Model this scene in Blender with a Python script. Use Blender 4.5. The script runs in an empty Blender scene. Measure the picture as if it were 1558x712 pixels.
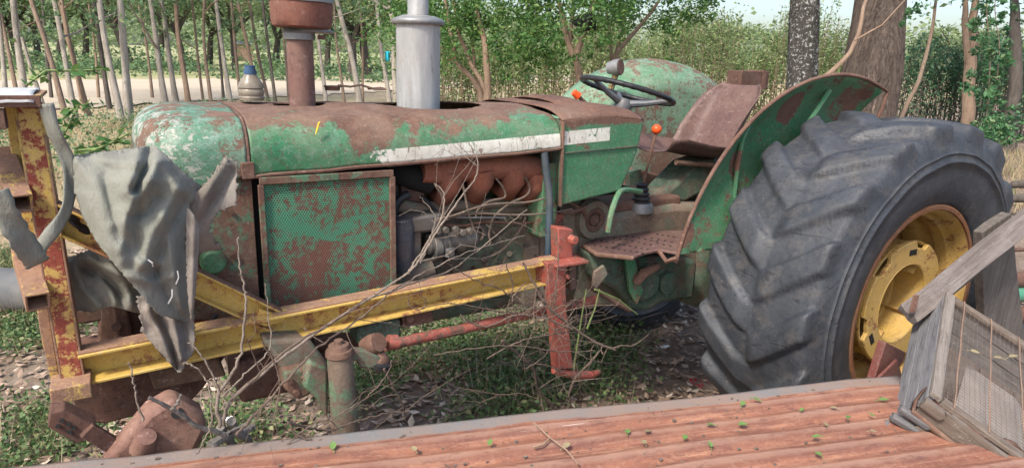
import bpy, bmesh, math, random
import numpy as np
from mathutils import Vector, Matrix, noise
random.seed(7); rng = np.random.default_rng(7)
sc = bpy.context.scene
COL = sc.collection
R_ = math.radians
# ------------------------------------------------------------------ camera
CAM = Vector((-2.73, -2.28, 1.67)); YAW = R_(31.3); PITCH = math.atan(0.268); ROLL = 0.035; FPX = 1000.0
Fw = Vector((math.sin(YAW)*math.cos(PITCH), math.cos(YAW)*math.cos(PITCH), -math.sin(PITCH)))
Rt = Vector((math.cos(YAW), -math.sin(YAW), 0)); Up = Rt.cross(Fw)
Rt, Up = Rt*math.cos(ROLL)+Up*math.sin(ROLL), -Rt*math.sin(ROLL)+Up*math.cos(ROLL)
cd = bpy.data.cameras.new('camera'); cam = bpy.data.objects.new('camera', cd); COL.objects.link(cam)
M = Matrix((Rt, Up, -Fw)).transposed().to_4x4(); M.translation = CAM; cam.matrix_world = M
cd.sensor_width = 36; cd.lens = FPX/1558*36; cd.clip_start = .05; cd.clip_end = 3000
sc.camera = cam
# ------------------------------------------------------------------ light
sc.render.engine = 'CYCLES'
sc.view_settings.view_transform = 'Standard'; sc.view_settings.look = 'None'
sc.view_settings.exposure = 0.88; sc.view_settings.gamma = 1
W = bpy.data.worlds.new('World'); sc.world = W; W.use_nodes = True
wn = W.node_tree; sky = wn.nodes.new('ShaderNodeTexSky'); sky.sky_type = 'NISHITA'; sky.sun_disc = False
SUN_EL, SUN_AZ = R_(50), R_(245)      # azimuth measured from +Y towards +X
sky.sun_elevation = SUN_EL; sky.sun_rotation = SUN_AZ; sky.dust_density = 3.0; sky.air_density = 1.0; sky.ozone_density = .8
wn.links.new(sky.outputs[0], wn.nodes['Background'].inputs[0]); wn.nodes['Background'].inputs[1].default_value = .15
ld = bpy.data.lights.new('sun', 'SUN'); ld.energy = 2.7; ld.angle = R_(9); ld.color = (1, .93, .82)
sun = bpy.data.objects.new('sun', ld); COL.objects.link(sun)
sd = Vector((math.sin(SUN_AZ)*math.cos(SUN_EL), math.cos(SUN_AZ)*math.cos(SUN_EL), math.sin(SUN_EL)))
sun.rotation_euler = (-sd).to_track_quat('-Z', 'Y').to_euler()

# ------------------------------------------------------------------ surveying: where the sight line through a photo pixel meets a plane
def sight(u, v): return Fw + Rt*((u-779)/FPX) - Up*((v-356)/FPX)
def S(u, v, Y=None, X=None, Z=None, D=None):
    d = sight(u, v)
    t = D if D is not None else (Y-CAM.y)/d.y if Y is not None else (X-CAM.x)/d.x if X is not None else (Z-CAM.z)/d.z
    return CAM + d*t

# ------------------------------------------------------------------ mesh builder
class MB:
    def __init__(s): s.v = []; s.f = []
    def add(s, vs, fs):
        b = len(s.v); s.v += [Vector(p) for p in vs]; s.f += [tuple(i+b for i in f) for f in fs]; return s
    def obox(s, c, ex, ey, ez):                    # centre and three half-extent vectors
        c, ex, ey, ez = map(Vector, (c, ex, ey, ez))
        vs = [c+ex*a+ey*b+ez*d for a in (-1, 1) for b in (-1, 1) for d in (-1, 1)]
        fs = [(0,1,3,2),(4,6,7,5),(0,4,5,1),(2,3,7,6),(0,2,6,4),(1,5,7,3)]
        if ex.cross(ey).dot(ez) < 0: fs = [f[::-1] for f in fs]
        return s.add(vs, fs)
    def box(s, x0, x1, y0, y1, z0, z1):
        return s.obox(((x0+x1)/2, (y0+y1)/2, (z0+z1)/2), ((x1-x0)/2, 0, 0), (0, (y1-y0)/2, 0), (0, 0, (z1-z0)/2))
    def beam(s, a, b, w, h, up=(0,0,1)):           # w across, h along 'up'
        a, b = Vector(a), Vector(b); d = b-a; sd = d.cross(Vector(up)).normalized(); u = sd.cross(d).normalized()
        return s.obox((a+b)/2, d/2, sd*w/2, u*h/2)
    def tube(s, path, r, n=10, cap=True):
        P = [Vector(p) for p in path]; m = len(P)
        rr = r if hasattr(r, '__len__') else [r]*m
        t0 = (P[1]-P[0]).normalized(); a = t0.orthogonal().normalized(); vs = []
        for i in range(m):
            t = (P[min(i+1, m-1)]-P[max(i-1, 0)]).normalized()
            a = (a - t*a.dot(t)).normalized(); b = t.cross(a)
            for k in range(n):
                q = 2*math.pi*k/n; vs.append(P[i]+(a*math.cos(q)+b*math.sin(q))*rr[i])
        fs = [(i*n+k, i*n+(k+1)%n, (i+1)*n+(k+1)%n, (i+1)*n+k) for i in range(m-1) for k in range(n)]
        if cap: fs += [tuple(range(n))[::-1], tuple(range((m-1)*n, m*n))]
        return s.add(vs, fs)
    def cyl(s, a, b, r, n=20): return s.tube([a, b], r, n)
    def lathe(s, prof, o, ax, n=32, close=False, wob=0):      # profile (radius, height along axis)
        o = Vector(o); ax = Vector(ax).normalized(); a = ax.orthogonal().normalized(); b = ax.cross(a); vs = []
        for r, h in prof:
            for k in range(n):
                q = 2*math.pi*k/n; rr = r*(1+wob*math.sin(3*q+h*20)+wob*.6*math.sin(5*q+1))
                vs.append(o+ax*h+(a*math.cos(q)+b*math.sin(q))*rr)
        m = len(prof); e = m if close else m-1
        fs = [(i*n+k, i*n+(k+1)%n, ((i+1)%m)*n+(k+1)%n, ((i+1)%m)*n+k) for i in range(e) for k in range(n)]
        return s.add(vs, fs)
    def prism(s, poly, ext):                       # flat polygon extruded by a vector
        n = len(poly); ext = Vector(ext); P = [Vector(p) for p in poly]
        vs = P + [p+ext for p in P]
        fs = [tuple(range(n))[::-1], tuple(range(n, 2*n))] + [(i, (i+1)%n, n+(i+1)%n, n+i) for i in range(n)]
        nn = Vector((0,0,0))
        for i in range(n): nn += P[i].cross(P[(i+1)%n])
        if nn.dot(ext) < 0: fs = [f[::-1] for f in fs]
        return s.add(vs, fs)
    def grid(s, fn, nu, nv, skip=None):
        vs = [fn(i/nu, j/nv) for i in range(nu+1) for j in range(nv+1)]
        fs = []
        for i in range(nu):
            for j in range(nv):
                f = (i*(nv+1)+j, (i+1)*(nv+1)+j, (i+1)*(nv+1)+j+1, i*(nv+1)+j+1)
                if skip and skip(sum((Vector(vs[k]) for k in f), Vector())/4): continue
                fs.append(f)
        return s.add(vs, fs)
    def sphere(s, c, r, n=12, sc_=(1,1,1)):
        c = Vector(c); vs = [];
        for i in range(n+1):
            for k in range(2*n):
                a = math.pi*i/n; b = math.pi*k/n
                vs.append(c+Vector((math.sin(a)*math.cos(b)*r*sc_[0], math.sin(a)*math.sin(b)*r*sc_[1], math.cos(a)*r*sc_[2])))
        m = 2*n
        return s.add(vs, [(i*m+k, (i+1)*m+k, (i+1)*m+(k+1)%m, i*m+(k+1)%m) for i in range(n) for k in range(m)])
    def bend(s, amp, scale=3, seed=0):             # small dents and warps
        for p in s.v:
            p += noise.noise_vector(p*scale+Vector((seed,)*3))*amp
        return s
    def build(s, name, mat, parent=None, bevel=0, solid=0, ang=40, smooth=True, sub=0):
        o0 = Vector(root_of(parent).location) if parent else Vector((0,0,0))
        me = bpy.data.meshes.new(name); me.from_pydata([tuple(p-o0) for p in s.v], [], s.f); me.validate()
        me.materials.append(mat)
        if smooth:
            me.polygons.foreach_set('use_smooth', [True]*len(me.polygons)); me.set_sharp_from_angle(angle=R_(ang))
        ob = bpy.data.objects.new(name, me); COL.objects.link(ob)
        if parent: ob.parent = parent
        if solid: m = ob.modifiers.new('solid', 'SOLIDIFY'); m.thickness = solid; m.offset = 0
        if bevel: m = ob.modifiers.new('bevel', 'BEVEL'); m.width = bevel; m.segments = 2; m.limit_method = 'ANGLE'; m.angle_limit = R_(35)
        if sub: m = ob.modifiers.new('sub', 'SUBSURF'); m.levels = m.render_levels = sub
        return ob
def smooth(pts, per=5):
    out = []; n = len(pts)
    for k in range(n-1):
        p0, p1, p2, p3 = pts[max(0, k-1)], pts[k], pts[k+1], pts[min(n-1, k+2)]
        for i in range(per): q = i/per; out.append(.5*((2*p1)+(p2-p0)*q+(2*p0-5*p1+4*p2-p3)*q*q+(3*p1-p0-3*p2+p3)*q**3))
    return out+[pts[-1]]
def root_of(o):
    while o.parent: o = o.parent
    return o
def tag(o, label, cat, group=None):
    o['label'] = label; o['category'] = cat
    if group: o['group'] = group
    return o
def thing(name, label, cat, loc, group=None):
    o = bpy.data.objects.new(name, None); COL.objects.link(o); o.location = loc; o.empty_display_size = .1
    return tag(o, label, cat, group)
def kind(o, k): o['kind'] = k; return o
def whole(mb, name, mat, label, cat, loc=None, group=None, **kw):      # a thing that is one mesh
    loc = Vector(loc) if loc is not None else Vector(sum(mb.v, Vector())/len(mb.v))
    for p in mb.v: p -= loc
    o = mb.build(name, mat, None, **kw); o.location = loc
    return tag(o, label, cat, group)
def fast(name, V, Fq, mat, parent=None, smooth=False):                  # numpy mesh, quads
    me = bpy.data.meshes.new(name); V = np.asarray(V, np.float32); Fq = np.asarray(Fq, np.int32)
    me.vertices.add(len(V)); me.vertices.foreach_set('co', V.ravel())
    k = Fq.shape[1]; me.loops.add(Fq.size); me.loops.foreach_set('vertex_index', Fq.ravel())
    me.polygons.add(len(Fq)); me.polygons.foreach_set('loop_start', np.arange(0, Fq.size, k, dtype=np.int32))
    me.update(calc_edges=True); me.materials.append(mat)
    if smooth: me.polygons.foreach_set('use_smooth', [True]*len(Fq))
    ob = bpy.data.objects.new(name, me); COL.objects.link(ob)
    if parent: ob.parent = parent
    return ob

# ------------------------------------------------------------------ materials
class NT:
    def __init__(s, name):
        s.m = bpy.data.materials.new(name); s.m.use_nodes = True; s.t = s.m.node_tree; s.b = s.t.nodes['Principled BSDF']
        s.co = s.n('ShaderNodeTexCoord').outputs['Object']
    def n(s, k, **kw):
        x = s.t.nodes.new(k)
        for a, b in kw.items(): setattr(x, a, b)
        return x
    def l(s, a, b): s.t.links.new(a, b)
    def set(s, sock, v):
        if hasattr(v, 'is_linked') or isinstance(v, bpy.types.NodeSocket): s.l(v, sock)
        else: sock.default_value = v
    def map(s, scale=(1,1,1), rot=(0,0,0), src=None):
        x = s.n('ShaderNodeMapping'); s.l(src or s.co, x.inputs[0]); x.inputs['Scale'].default_value = scale; x.inputs['Rotation'].default_value = rot; return x.outputs[0]
    def noise(s, sc_, det=6, rough=.6, dist=0, vec=None):
        x = s.n('ShaderNodeTexNoise'); s.l(vec or s.co, x.inputs['Vector']); x.inputs['Scale'].default_value = sc_; x.inputs['Detail'].default_value = det
        x.inputs['Roughness'].default_value = rough; x.inputs['Distortion'].default_value = dist; return x.outputs['Fac']
    def vor(s, sc_, feat='F1', vec=None, rnd=1):
        x = s.n('ShaderNodeTexVoronoi', feature=feat); s.l(vec or s.co, x.inputs['Vector']); x.inputs['Scale'].default_value = sc_; x.inputs['Randomness'].default_value = rnd; return x.outputs['Distance']
    def ramp(s, v, a, b, lo=0., hi=1.):            # linear remap, clamped
        x = s.n('ShaderNodeMapRange'); s.set(x.inputs[0], v)
        for i, q in zip((1, 2, 3, 4), (a, b, lo, hi)): s.set(x.inputs[i], q)
        return x.outputs[0]
    def mth(s, op, a, b=0., c=0.):
        x = s.n('ShaderNodeMath', operation=op); s.set(x.inputs[0], a); s.set(x.inputs[1], b); s.set(x.inputs[2], c); return x.outputs[0]
    def mix(s, f, a, b, mode='MIX'):
        x = s.n('ShaderNodeMix', data_type='RGBA', blend_type=mode); s.set(x.inputs[0], f)
        for sk, v in ((x.inputs[6], a), (x.inputs[7], b)):
            if isinstance(v, tuple): v = v+(1,) if len(v) == 3 else v
            s.set(sk, v)
        return x.outputs[2]
    def xyz(s, src=None):
        x = s.n('ShaderNodeSeparateXYZ'); s.l(src or s.co, x.inputs[0]); return x.outputs
    def bump(s, h, st=.3, d=.004, prev=None):
        x = s.n('ShaderNodeBump'); x.inputs['Strength'].default_value = st; x.inputs['Distance'].default_value = d; s.l(h, x.inputs['Height'])
        if prev: s.l(prev, x.inputs['Normal'])
        return x.outputs[0]
    def out(s, col, rough=.7, bump=None, metal=0., spec=.32):
        s.set(s.b.inputs['Base Color'], col if not isinstance(col, tuple) else col+(1,)); s.set(s.b.inputs['Roughness'], rough)
        s.set(s.b.inputs['Metallic'], metal); s.b.inputs['Specular IOR Level'].default_value = spec
        if bump: s.l(bump, s.b.inputs['Normal'])
        return s.m

RUST = (.108, .059, .045); RUST2 = (.178, .094, .066); DUST = (.31, .245, .185)
def paint(name, col, col2=None, amt=.5, scale=7, rust=RUST, rust2=RUST2, rough=.45, dirt=.35, under=None, streak=True, topz=None, stripe=None, soft=.02, bs=.35, chalk=.25, bare=None, spots=(), topk=.36, speck=1.):
    """old paint: faded variation, chips down to rust with crisp edges, scratches, dust; topz=(z0,z1) weathers away the upward-facing top"""
    t = NT(name); big = t.noise(scale*.45, 4, .6); med = t.noise(scale*2.2, 14, .80, .15); fine = t.noise(scale*13, 8, .8)
    c = t.mix(t.ramp(big, .3, .7), col, col2 or tuple(x*.75 for x in col))
    c = t.mix(t.ramp(t.noise(scale*3, 9, .8), .48, .75, 0, chalk*.7), c, tuple(min(1, x*.5+.38) for x in col))
    rc = t.mix(t.ramp(t.noise(scale*2.3, 6, .7), .35, .7), rust, rust2)
    rc = t.mix(t.ramp(fine, .48, .62, 0, .6), rc, tuple(x*.4 for x in rust)); rc = t.mix(t.ramp(t.noise(scale*7, 8, .8), .56, .62, 0, .45), rc, (.34, .24, .19)); c = t.mix(t.ramp(t.noise(140, 5, .8), .53, .58, 0, .55*speck), c, (.07, .045, .035)); c = t.mix(t.ramp(t.noise(60, 9, .85), .555, .60, 0, .7*speck), c, rust); c = t.mix(t.ramp(t.noise(93, 6, .8), .57, .62, 0, .5), c, tuple(min(1, x*.6+.28) for x in col))
    m = t.mth('ADD', med, t.mth('MULTIPLY', t.mth('SUBTRACT', fine, .5), .30))
    m = t.mth('ADD', m, t.mth('MULTIPLY', t.mth('SUBTRACT', big, .5), .42))
    th = 1-amt
    if streak:
        sv = t.map((scale*.5, scale*.5, scale*.12)); m = t.mth('ADD', m, t.mth('MULTIPLY', t.mth('SUBTRACT', t.noise(4, 4, .6, 0, sv), .5), .25))
    if topz:
        z = t.xyz()[2]; m = t.mth('ADD', m, t.ramp(z, topz[0], topz[1], 0, topk))
    for (sx_, sy_, sz_, sr_, sk_) in spots:      # where a worn patch sits on this piece
        vd = t.n('ShaderNodeVectorMath', operation='DISTANCE'); t.l(t.co, vd.inputs[0]); vd.inputs[1].default_value = (sx_, sy_, sz_)
        m = t.mth('ADD', m, t.ramp(vd.outputs['Value'], sr_, sr_*.35, 0, sk_))
    mask = t.ramp(m, th-soft, th+soft)
    flake = t.ramp(t.mth('ADD', t.noise(scale*5.5, 8, .75), t.mth('MULTIPLY', t.mth('SUBTRACT', m, th), 1.5)), .60, .62); mask = t.mth('MAXIMUM', mask, flake)
    # hairline scratches
    for rz, k in ((.5, 1), (-.9, 2)):
        sv = t.map((scale*.5, scale*.5, scale*7), (rz*.6, rz, .3)); sn = t.noise(1.6, 3, .5, .2, sv)
        mask = t.mth('MAXIMUM', mask, t.mth('MULTIPLY', t.ramp(sn, .70, .73), t.ramp(t.noise(scale*.8+k, 2), .5, .56)))
    if stripe:
        x, y, z = t.xyz(); (x0, x1, za, zb, slope) = stripe
        zz = t.mth('SUBTRACT', z, t.mth('MULTIPLY', t.mth('SUBTRACT', x, x1), slope))
        q = t.mth('MULTIPLY', t.ramp(zz, za-.001, za+.001), t.ramp(zz, zb+.001, zb-.001))
        fade = t.ramp(t.mth('ADD', x, t.mth('MULTIPLY', t.mth('SUBTRACT', t.noise(22, 8, .75), .5), .55)), x0-.01, x0+.01)
        q = t.mth('MULTIPLY', t.mth('MULTIPLY', q, fade), t.ramp(x, x1+.001, x1-.001))
        q = t.mth('MULTIPLY', q, t.ramp(t.mth('ADD', t.noise(26, 8, .75), t.mth('MULTIPLY', t.noise(7, 3), .4)), .93, .90))
        crack = t.ramp(t.vor(34, 'DISTANCE_TO_EDGE', t.map((1, 1, .5), (0, .5, 0))), .012, .03)
        q = t.mth('MULTIPLY', q, t.mth('MAXIMUM', crack, t.ramp(t.noise(9), .55, .5)))
        white = t.mix(t.ramp(t.noise(30, 5), .4, .7), (.66, .66, .60), (.50, .49, .43))
        white = t.mix(t.ramp(t.noise(1, 8, .8, .4, t.map((60, 60, 25))), .56, .60, 0, .85), white, (.16, .10, .07)); c = t.mix(q, c, white); mask = t.mth('MULTIPLY', mask, t.mth('SUBTRACT', 1., q))
    if under:   # an older coat shows in a rim round the chips
        rim = t.ramp(m, th-.07, th-.045); c = t.mix(rim, c, under)
    if bare:
        bx = t.xyz(); bn_ = t.mth('ADD', t.noise(1, 9, .8, .3, t.map((34, 34, 60), (.5, .5, 0))), t.mth('MULTIPLY', t.ramp(bx[0], .02, -.16), .11)); c = t.mix(t.ramp(bn_, bare, bare+.03, 0, .85), c, (.42, .40, .37))
    col_ = t.mix(mask, c, rc)
    dm = t.mth('MULTIPLY', t.ramp(t.noise(scale*.9+1, 8, .7), .38, .8), dirt); col_ = t.mix(dm, col_, DUST)
    rg = t.ramp(mask, 0, 1, rough, .9); rg = t.mth('ADD', rg, t.mth('MULTIPLY', dm, .4))
    h = t.mth('ADD', t.mth('MULTIPLY', mask, -.6), t.mth('MULTIPLY', fine, t.ramp(mask, 0, 1, .15, 1.)))
    return t.out(col_, rg, t.bump(h, bs*1.6, .003))
def rusty(name, a=RUST, b=RUST2, scale=8, dirt=.3, rough=.88, bs=.5):
    t = NT(name); c = t.mix(t.ramp(t.noise(scale, 8, .7), .35, .68), a, b)
    c = t.mix(t.ramp(t.noise(scale*9, 8, .8), .5, .62, 0, .6), c, tuple(x*.4 for x in a)); c = t.mix(t.ramp(t.noise(scale*6, 9, .8), .56, .64, 0, .5), c, tuple(min(1, x*1.3+.12) for x in b))
    c = t.mix(t.ramp(t.noise(scale*.6, 6, .7), .45, .75, 0, dirt), c, DUST)
    return t.out(c, rough, t.bump(t.noise(scale*10, 6, .75), bs, .003))
def plain(name, col, rough=.6, metal=0, var=.3, scale=20, bs=.2, col2=None, dirt=0.):
    t = NT(name); c = t.mix(t.ramp(t.noise(scale, 6, .65), .3, .7), tuple(x*(1-var) for x in col), col2 or tuple(min(1, x*(1+var)) for x in col))
    if dirt: c = t.mix(t.ramp(t.noise(scale*.3+2, 8, .7), .42, .7, 0, dirt), c, DUST)
    return t.out(c, rough, t.bump(t.noise(scale*5, 5), bs, .002), metal)
GREEN = (.026, .15, .064); GREEN2 = (.05, .205, .10); YEL = (.50, .33, .065); YEL2 = (.58, .40, .10); RED = (.30, .055, .04)
m_hood = paint('hood_paint', GREEN, GREEN2, .455, 8, topz=(-.085, 0.0), topk=.21, spots=((.45, -.3, -.06, .2, -.12), (-.45, -.33, -.08, .22, -.08), (-.15, -.3, -.03, .12, .12)), dirt=.45, stripe=(-.13, .545, -.135, -.088, .046), chalk=.5)
m_nose = paint('nose_paint', (.05, .18, .105), (.085, .23, .15), .42, 8, topz=(.13, .22), topk=.12, chalk=1., bare=.60, spots=((-.19, -.2, .10, .14, .08), (.05, -.3, .03, .05, .2), (.09, -.33, .03, .04, .3)), dirt=.3)
m_cowl = paint('cowl_paint', (.03, .15, .07), (.045, .19, .09), .415, 6, topz=(.03, .07), stripe=(-9, .20, -.02, .03, .05), dirt=.15)
m_green = paint('green_paint', GREEN, GREEN2, .42, 7)
m_side = paint('green_rusty_paint', (.04, .145, .075), (.06, .19, .105), .55, 7, chalk=.5)
m_fender = paint('fender_paint', (.028, .16, .068), (.042, .20, .095), .41, 7, rust=(.13, .06, .045), spots=((1.28, -.42, 1.50, .09, .6), (1.70, -.45, 1.53, .16, .18), (.60, -.5, 1.02, .10, .28), (.95, -.46, 1.30, .05, .2)), dirt=.18, chalk=.3)
m_fender2 = paint('faded_fender_paint', (.075, .21, .11), (.13, .27, .165), .44, 7, topz=(.86, .98), topk=.12, dirt=.4, chalk=.8, spots=((.25, -.03, .55, .18, .5), (.0, -.03, .35, .3, .16)))
m_dark = paint('dark_green_grime', (.03, .075, .05), (.05, .12, .08), .47, 8, rust=(.07, .05, .04), rust2=(.12, .09, .07), rough=.7, dirt=.4)
m_block = paint('engine_grime', (.07, .14, .08), (.15, .17, .10), .50, 7, rust=(.09, .07, .055), rust2=(.17, .13, .095), rough=.8, dirt=.5)
m_cast = paint('dusty_casting', (.13, .15, .11), (.10, .12, .08), .52, 8, rust=(.13, .09, .07), rust2=(.22, .16, .12), rough=.85, dirt=.6)
m_yel = paint('yellow_paint', YEL, YEL2, .385, 9, speck=.4, rust=(.20, .095, .06), rust2=(.30, .14, .07), under=(.36, .17, .06), dirt=.22)
m_yelred = paint('yellow_over_red_paint', YEL, YEL2, .50, 10, speck=.5, rust=(.30, .065, .045), rust2=(.24, .06, .04), dirt=.1, under=(.52, .36, .12))
m_yelrust = paint('mostly_rusted_yellow', YEL, YEL2, .56, 8, rust=(.24, .13, .09), rust2=(.33, .19, .11), dirt=.35)
m_rim = paint('rim_yellow', (.46, .29, .065), (.54, .35, .10), .41, 9, speck=.5, rust=(.20, .075, .03), rust2=(.30, .12, .045), dirt=.35, streak=False)
m_red = paint('orange_red_paint', RED, (.34, .085, .06), .45, 9, rust=(.18, .08, .06), dirt=.2)
m_redrod = paint('worn_red_paint', (.40, .075, .05), (.32, .075, .055), .45, 9, dirt=.3)
m_rust = rusty('brown_rust'); m_seat = rusty('seat_rust', (.095, .052, .047), (.145, .082, .07), 6, .2, .55, .3)
m_rustd = rusty('dark_rust', (.075, .042, .033), (.14, .07, .05), 7, .2)
m_rusto = rusty('orange_rust', (.31, .11, .065), (.20, .085, .06), 12, .2, .9, .9)
m_pipe = rusty('stack_rust', (.15, .075, .062), (.18, .10, .085), 5, .25, .75, .3)
def alu():
    t = NT('weathered_aluminium'); c = t.mix(t.ramp(t.noise(1, 8, .7, .2, t.map((22, 22, 3))), .35, .65), (.34, .345, .35), (.50, .51, .51)); c = t.mix(t.ramp(t.noise(1, 8, .8, .2, t.map((50, 50, 9))), .56, .64, 0, .6), c, (.15, .13, .11)); c = t.mix(t.ramp(t.noise(8, 8, .75), .52, .7, 0, .5), c, DUST)
    return t.out(c, t.ramp(t.noise(12, 5), .3, .7, .4, .7), t.bump(t.noise(14, 8, .7), .35, .004), .25)
m_alu = alu()
m_grey = plain('grey_metal', (.22, .23, .24), .5, .4, .3, 18, .3, dirt=.3)
m_pump = plain('oily_grey_metal', (.085, .083, .08), .5, .3, .6, 16, .6, dirt=.45)
m_black = plain('black_rubber', (.016, .018, .022), .45, 0, .3, 20, .15, dirt=.08)
m_blackd = plain('black_and_opening_shade', (.012, .012, .012), .9, 0, .3, 9, .3)  # flat black for dark parts and for the shade inside openings and holes
m_orange = plain('orange_plastic', (.75, .09, .02), .35, 0, .08, 10, .05)
m_hose = plain('blue_black_hose', (.035, .06, .08), .5, 0, .3, 12, .1, dirt=.2)
m_wire = rusty('wire_rust', (.22, .14, .10), (.32, .21, .15), 30, .2)
m_line = rusty('old_steel_line', (.10, .07, .055), (.20, .15, .12), 20, .3)
def tyre_mat():
    t = NT('old_tyre_rubber'); c = t.mix(t.ramp(t.noise(5, 7, .65), .3, .7), (.018, .022, .029), (.052, .058, .070))
    c = t.mix(t.ramp(t.noise(13, 8, .7), .50, .72, 0, .42), c, (.14, .12, .10)); c = t.mix(t.ramp(t.noise(70, 8, .8), .52, .6, 0, .5), c, (.012, .013, .016))
    c = t.mix(t.ramp(t.noise(160, 3, .6), .70, .76, 0, .8), c, (.42, .40, .36))
    sv = t.map((30, 6, 30)); cr = t.ramp(t.noise(1, 4, .6, 1.2, sv), .60, .66)
    c = t.mix(t.mth('MULTIPLY', cr, .5), c, (.012, .012, .014))
    b = t.bump(t.noise(60, 6, .7), .35, .003); b = t.bump(t.mth('SUBTRACT', t.noise(9, 5, .6), t.mth('MULTIPLY', cr, .25)), .5, .008, b)
    return t.out(c, t.ramp(t.noise(8), .3, .7, .5, .75), b, 0, .5)
m_tyre = tyre_mat()
def grille_mat():
    t = NT('perforated_green_sheet'); x, y, z = t.xyz()
    px = t.mth('MULTIPLY', x, 132.); pz = t.mth('MULTIPLY', z, 150.)
    row = t.mth('FLOOR', pz); sh = t.mth('MULTIPLY', t.mth('MODULO', t.mth('ABSOLUTE', row), 2.), .5)
    fx = t.mth('SUBTRACT', t.mth('FRACT', t.mth('ADD', px, sh)), .5); fz = t.mth('SUBTRACT', t.mth('FRACT', pz), .5)
    d = t.mth('SQRT', t.mth('ADD', t.mth('MULTIPLY', fx, fx), t.mth('MULTIPLY', fz, fz)))
    hole = t.ramp(d, .34, .27)
    c = t.mix(t.ramp(t.noise(6, 5), .3, .7), (.065, .27, .165), (.09, .23, .13)); c = t.mix(t.ramp(t.noise(11, 8, .75), .5, .7, 0, .5), c, DUST)
    m = t.mth('ADD', t.noise(36, 14, .85, .2), t.mth('MULTIPLY', t.noise(5.5, 4), .55)); r = t.ramp(m, .775, .80)
    rc = t.mix(t.noise(30), (.13, .06, .05), (.21, .095, .065)); c = t.mix(r, c, rc)
    c = t.mix(t.mth('MULTIPLY', hole, .85), c, (.018, .016, .014))
    return t.out(c, .7, t.bump(t.mth('SUBTRACT', t.mth('MULTIPLY', r, -.3), hole), .7, .002))
m_grille = grille_mat()

# ================================================================== SETTING
def ground_mat():
    t = NT('ground_soil_and_litter'); x, y, z = t.xyz()
    soil = t.mix(t.ramp(t.noise(1.7, 6, .6), .35, .7), (.14, .095, .07), (.25, .185, .14))
    vc = t.n('ShaderNodeTexVoronoi'); t.l(t.map((1, 1, .1)), vc.inputs['Vector']); vc.inputs['Scale'].default_value = 26
    lf = t.n('ShaderNodeSeparateColor'); t.l(vc.outputs['Color'], lf.inputs[0])
    soil = t.mix(t.mth('MULTIPLY', t.ramp(lf.outputs[0], .45, .5), .35), soil, t.mix(lf.outputs[1], (.24, .19, .15), (.40, .33, .28)))
    dry = t.mix(t.ramp(t.noise(.25, 6, .65), .35, .65), (.42, .32, .21), (.33, .29, .16))
    dry = t.mix(t.ramp(t.noise(3, 8, .75), .45, .6, 0, .7), dry, (.36, .27, .17))
    gr = t.mix(t.noise(.9, 6, .7), (.24, .27, .11), (.40, .37, .22))
    d = t.mth('ADD', t.mth('ADD', t.mth('MULTIPLY', x, -.35), y), t.mth('MULTIPLY', t.noise(.5, 4), 3.))
    c = t.mix(t.ramp(d, 4, 7.5), soil, dry); c = t.mix(t.ramp(d, 36, 42), c, gr)
    return t.out(c, .95, t.bump(t.noise(22, 8, .8), .7, .03))
m_ground = ground_mat()
def gz(x, y):
    r = math.hypot(x+1.5, y)
    return .035*noise.noise(Vector((x*.55, y*.55, 0)))*min(1, 14/(r+1)) - .012
def make_ground():
    mb = MB(); st = [0, 1, 2, 3, 4, 5, 6, 7.5, 9, 12, 16, 24, 40, 70, 120, 220, 420, 800, 1500]
    ax = sorted(set([-a for a in st]+st)); fine = [i*.25-8 for i in range(65)]
    xs = sorted(set([a for a in ax if abs(a) > 8]+fine)); n = len(xs)
    mb.v = [Vector((x, y+3, gz(x, y+3))) for x in xs for y in xs]
    mb.f = [(i*n+j, (i+1)*n+j, (i+1)*n+j+1, i*n+j+1) for i in range(n-1) for j in range(n-1)]
    return kind(mb.build('ground', m_ground), 'structure')
make_ground()
# the pale dirt road crossing behind the grove
def road():
    t = NT('pale_pink_sand'); c = t.mix(t.noise(.6, 8, .7), (.40, .33, .245), (.54, .465, .36)); c = t.mix(t.ramp(t.noise(5, 8, .7), .5, .7, 0, .5), c, (.36, .28, .2))  # sand colour kept pale to carry the road's sunlit brightness too
    mat = t.out(c, .95, t.bump(t.noise(14, 6), .4, .02)); mb = MB()
    nA, nB = S(150, 163, Z=0), S(560, 141, Z=0); fA, fB = S(150, 122, Z=0), S(560, 118, Z=0)
    def fn(u, v):
        uu = u*5-1.6; a = nA.lerp(nB, uu); b = fA.lerp(fB, uu); p = a.lerp(b, v)
        e = noise.noise(Vector((uu*30, v*9, 0)))*1.2*(1 if v in (0, 1) else .3); p.y += e; p.z = .02; return p
    mb.grid(fn, 160, 4); return kind(mb.build('dirt_road', mat), 'structure')
road()

# ------------------------------------------------------------------ foliage
def leaf_mat(name, a, b, c=None, trans=.35):
    t = NT(name); g = t.n('ShaderNodeNewGeometry'); r = g.outputs['Random Per Island']
    col = t.mix(r, a, b)
    if c: col = t.mix(t.ramp(t.mth('FRACT', t.mth('MULTIPLY', r, 7.3)), .82, .9), col, c)
    t.out(col, .55, None, 0, .35)
    tr = t.n('ShaderNodeBsdfTranslucent'); t.l(t.mix(.5, col, (.35, .5, .1), 'MULTIPLY') if False else col, tr.inputs[0])
    mx = t.n('ShaderNodeMixShader'); mx.inputs[0].default_value = trans; t.l(t.b.outputs[0], mx.inputs[1]); t.l(tr.outputs[0], mx.inputs[2])
    t.l(mx.outputs[0], t.t.nodes['Material Output'].inputs[0]); return t.m
lm_euc = leaf_mat('eucalyptus_leaves', (.08, .16, .07), (.16, .25, .13), (.22, .30, .12))
lm_bush = leaf_mat('green_bush_leaves', (.045, .13, .035), (.11, .22, .06), (.20, .30, .08))
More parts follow.
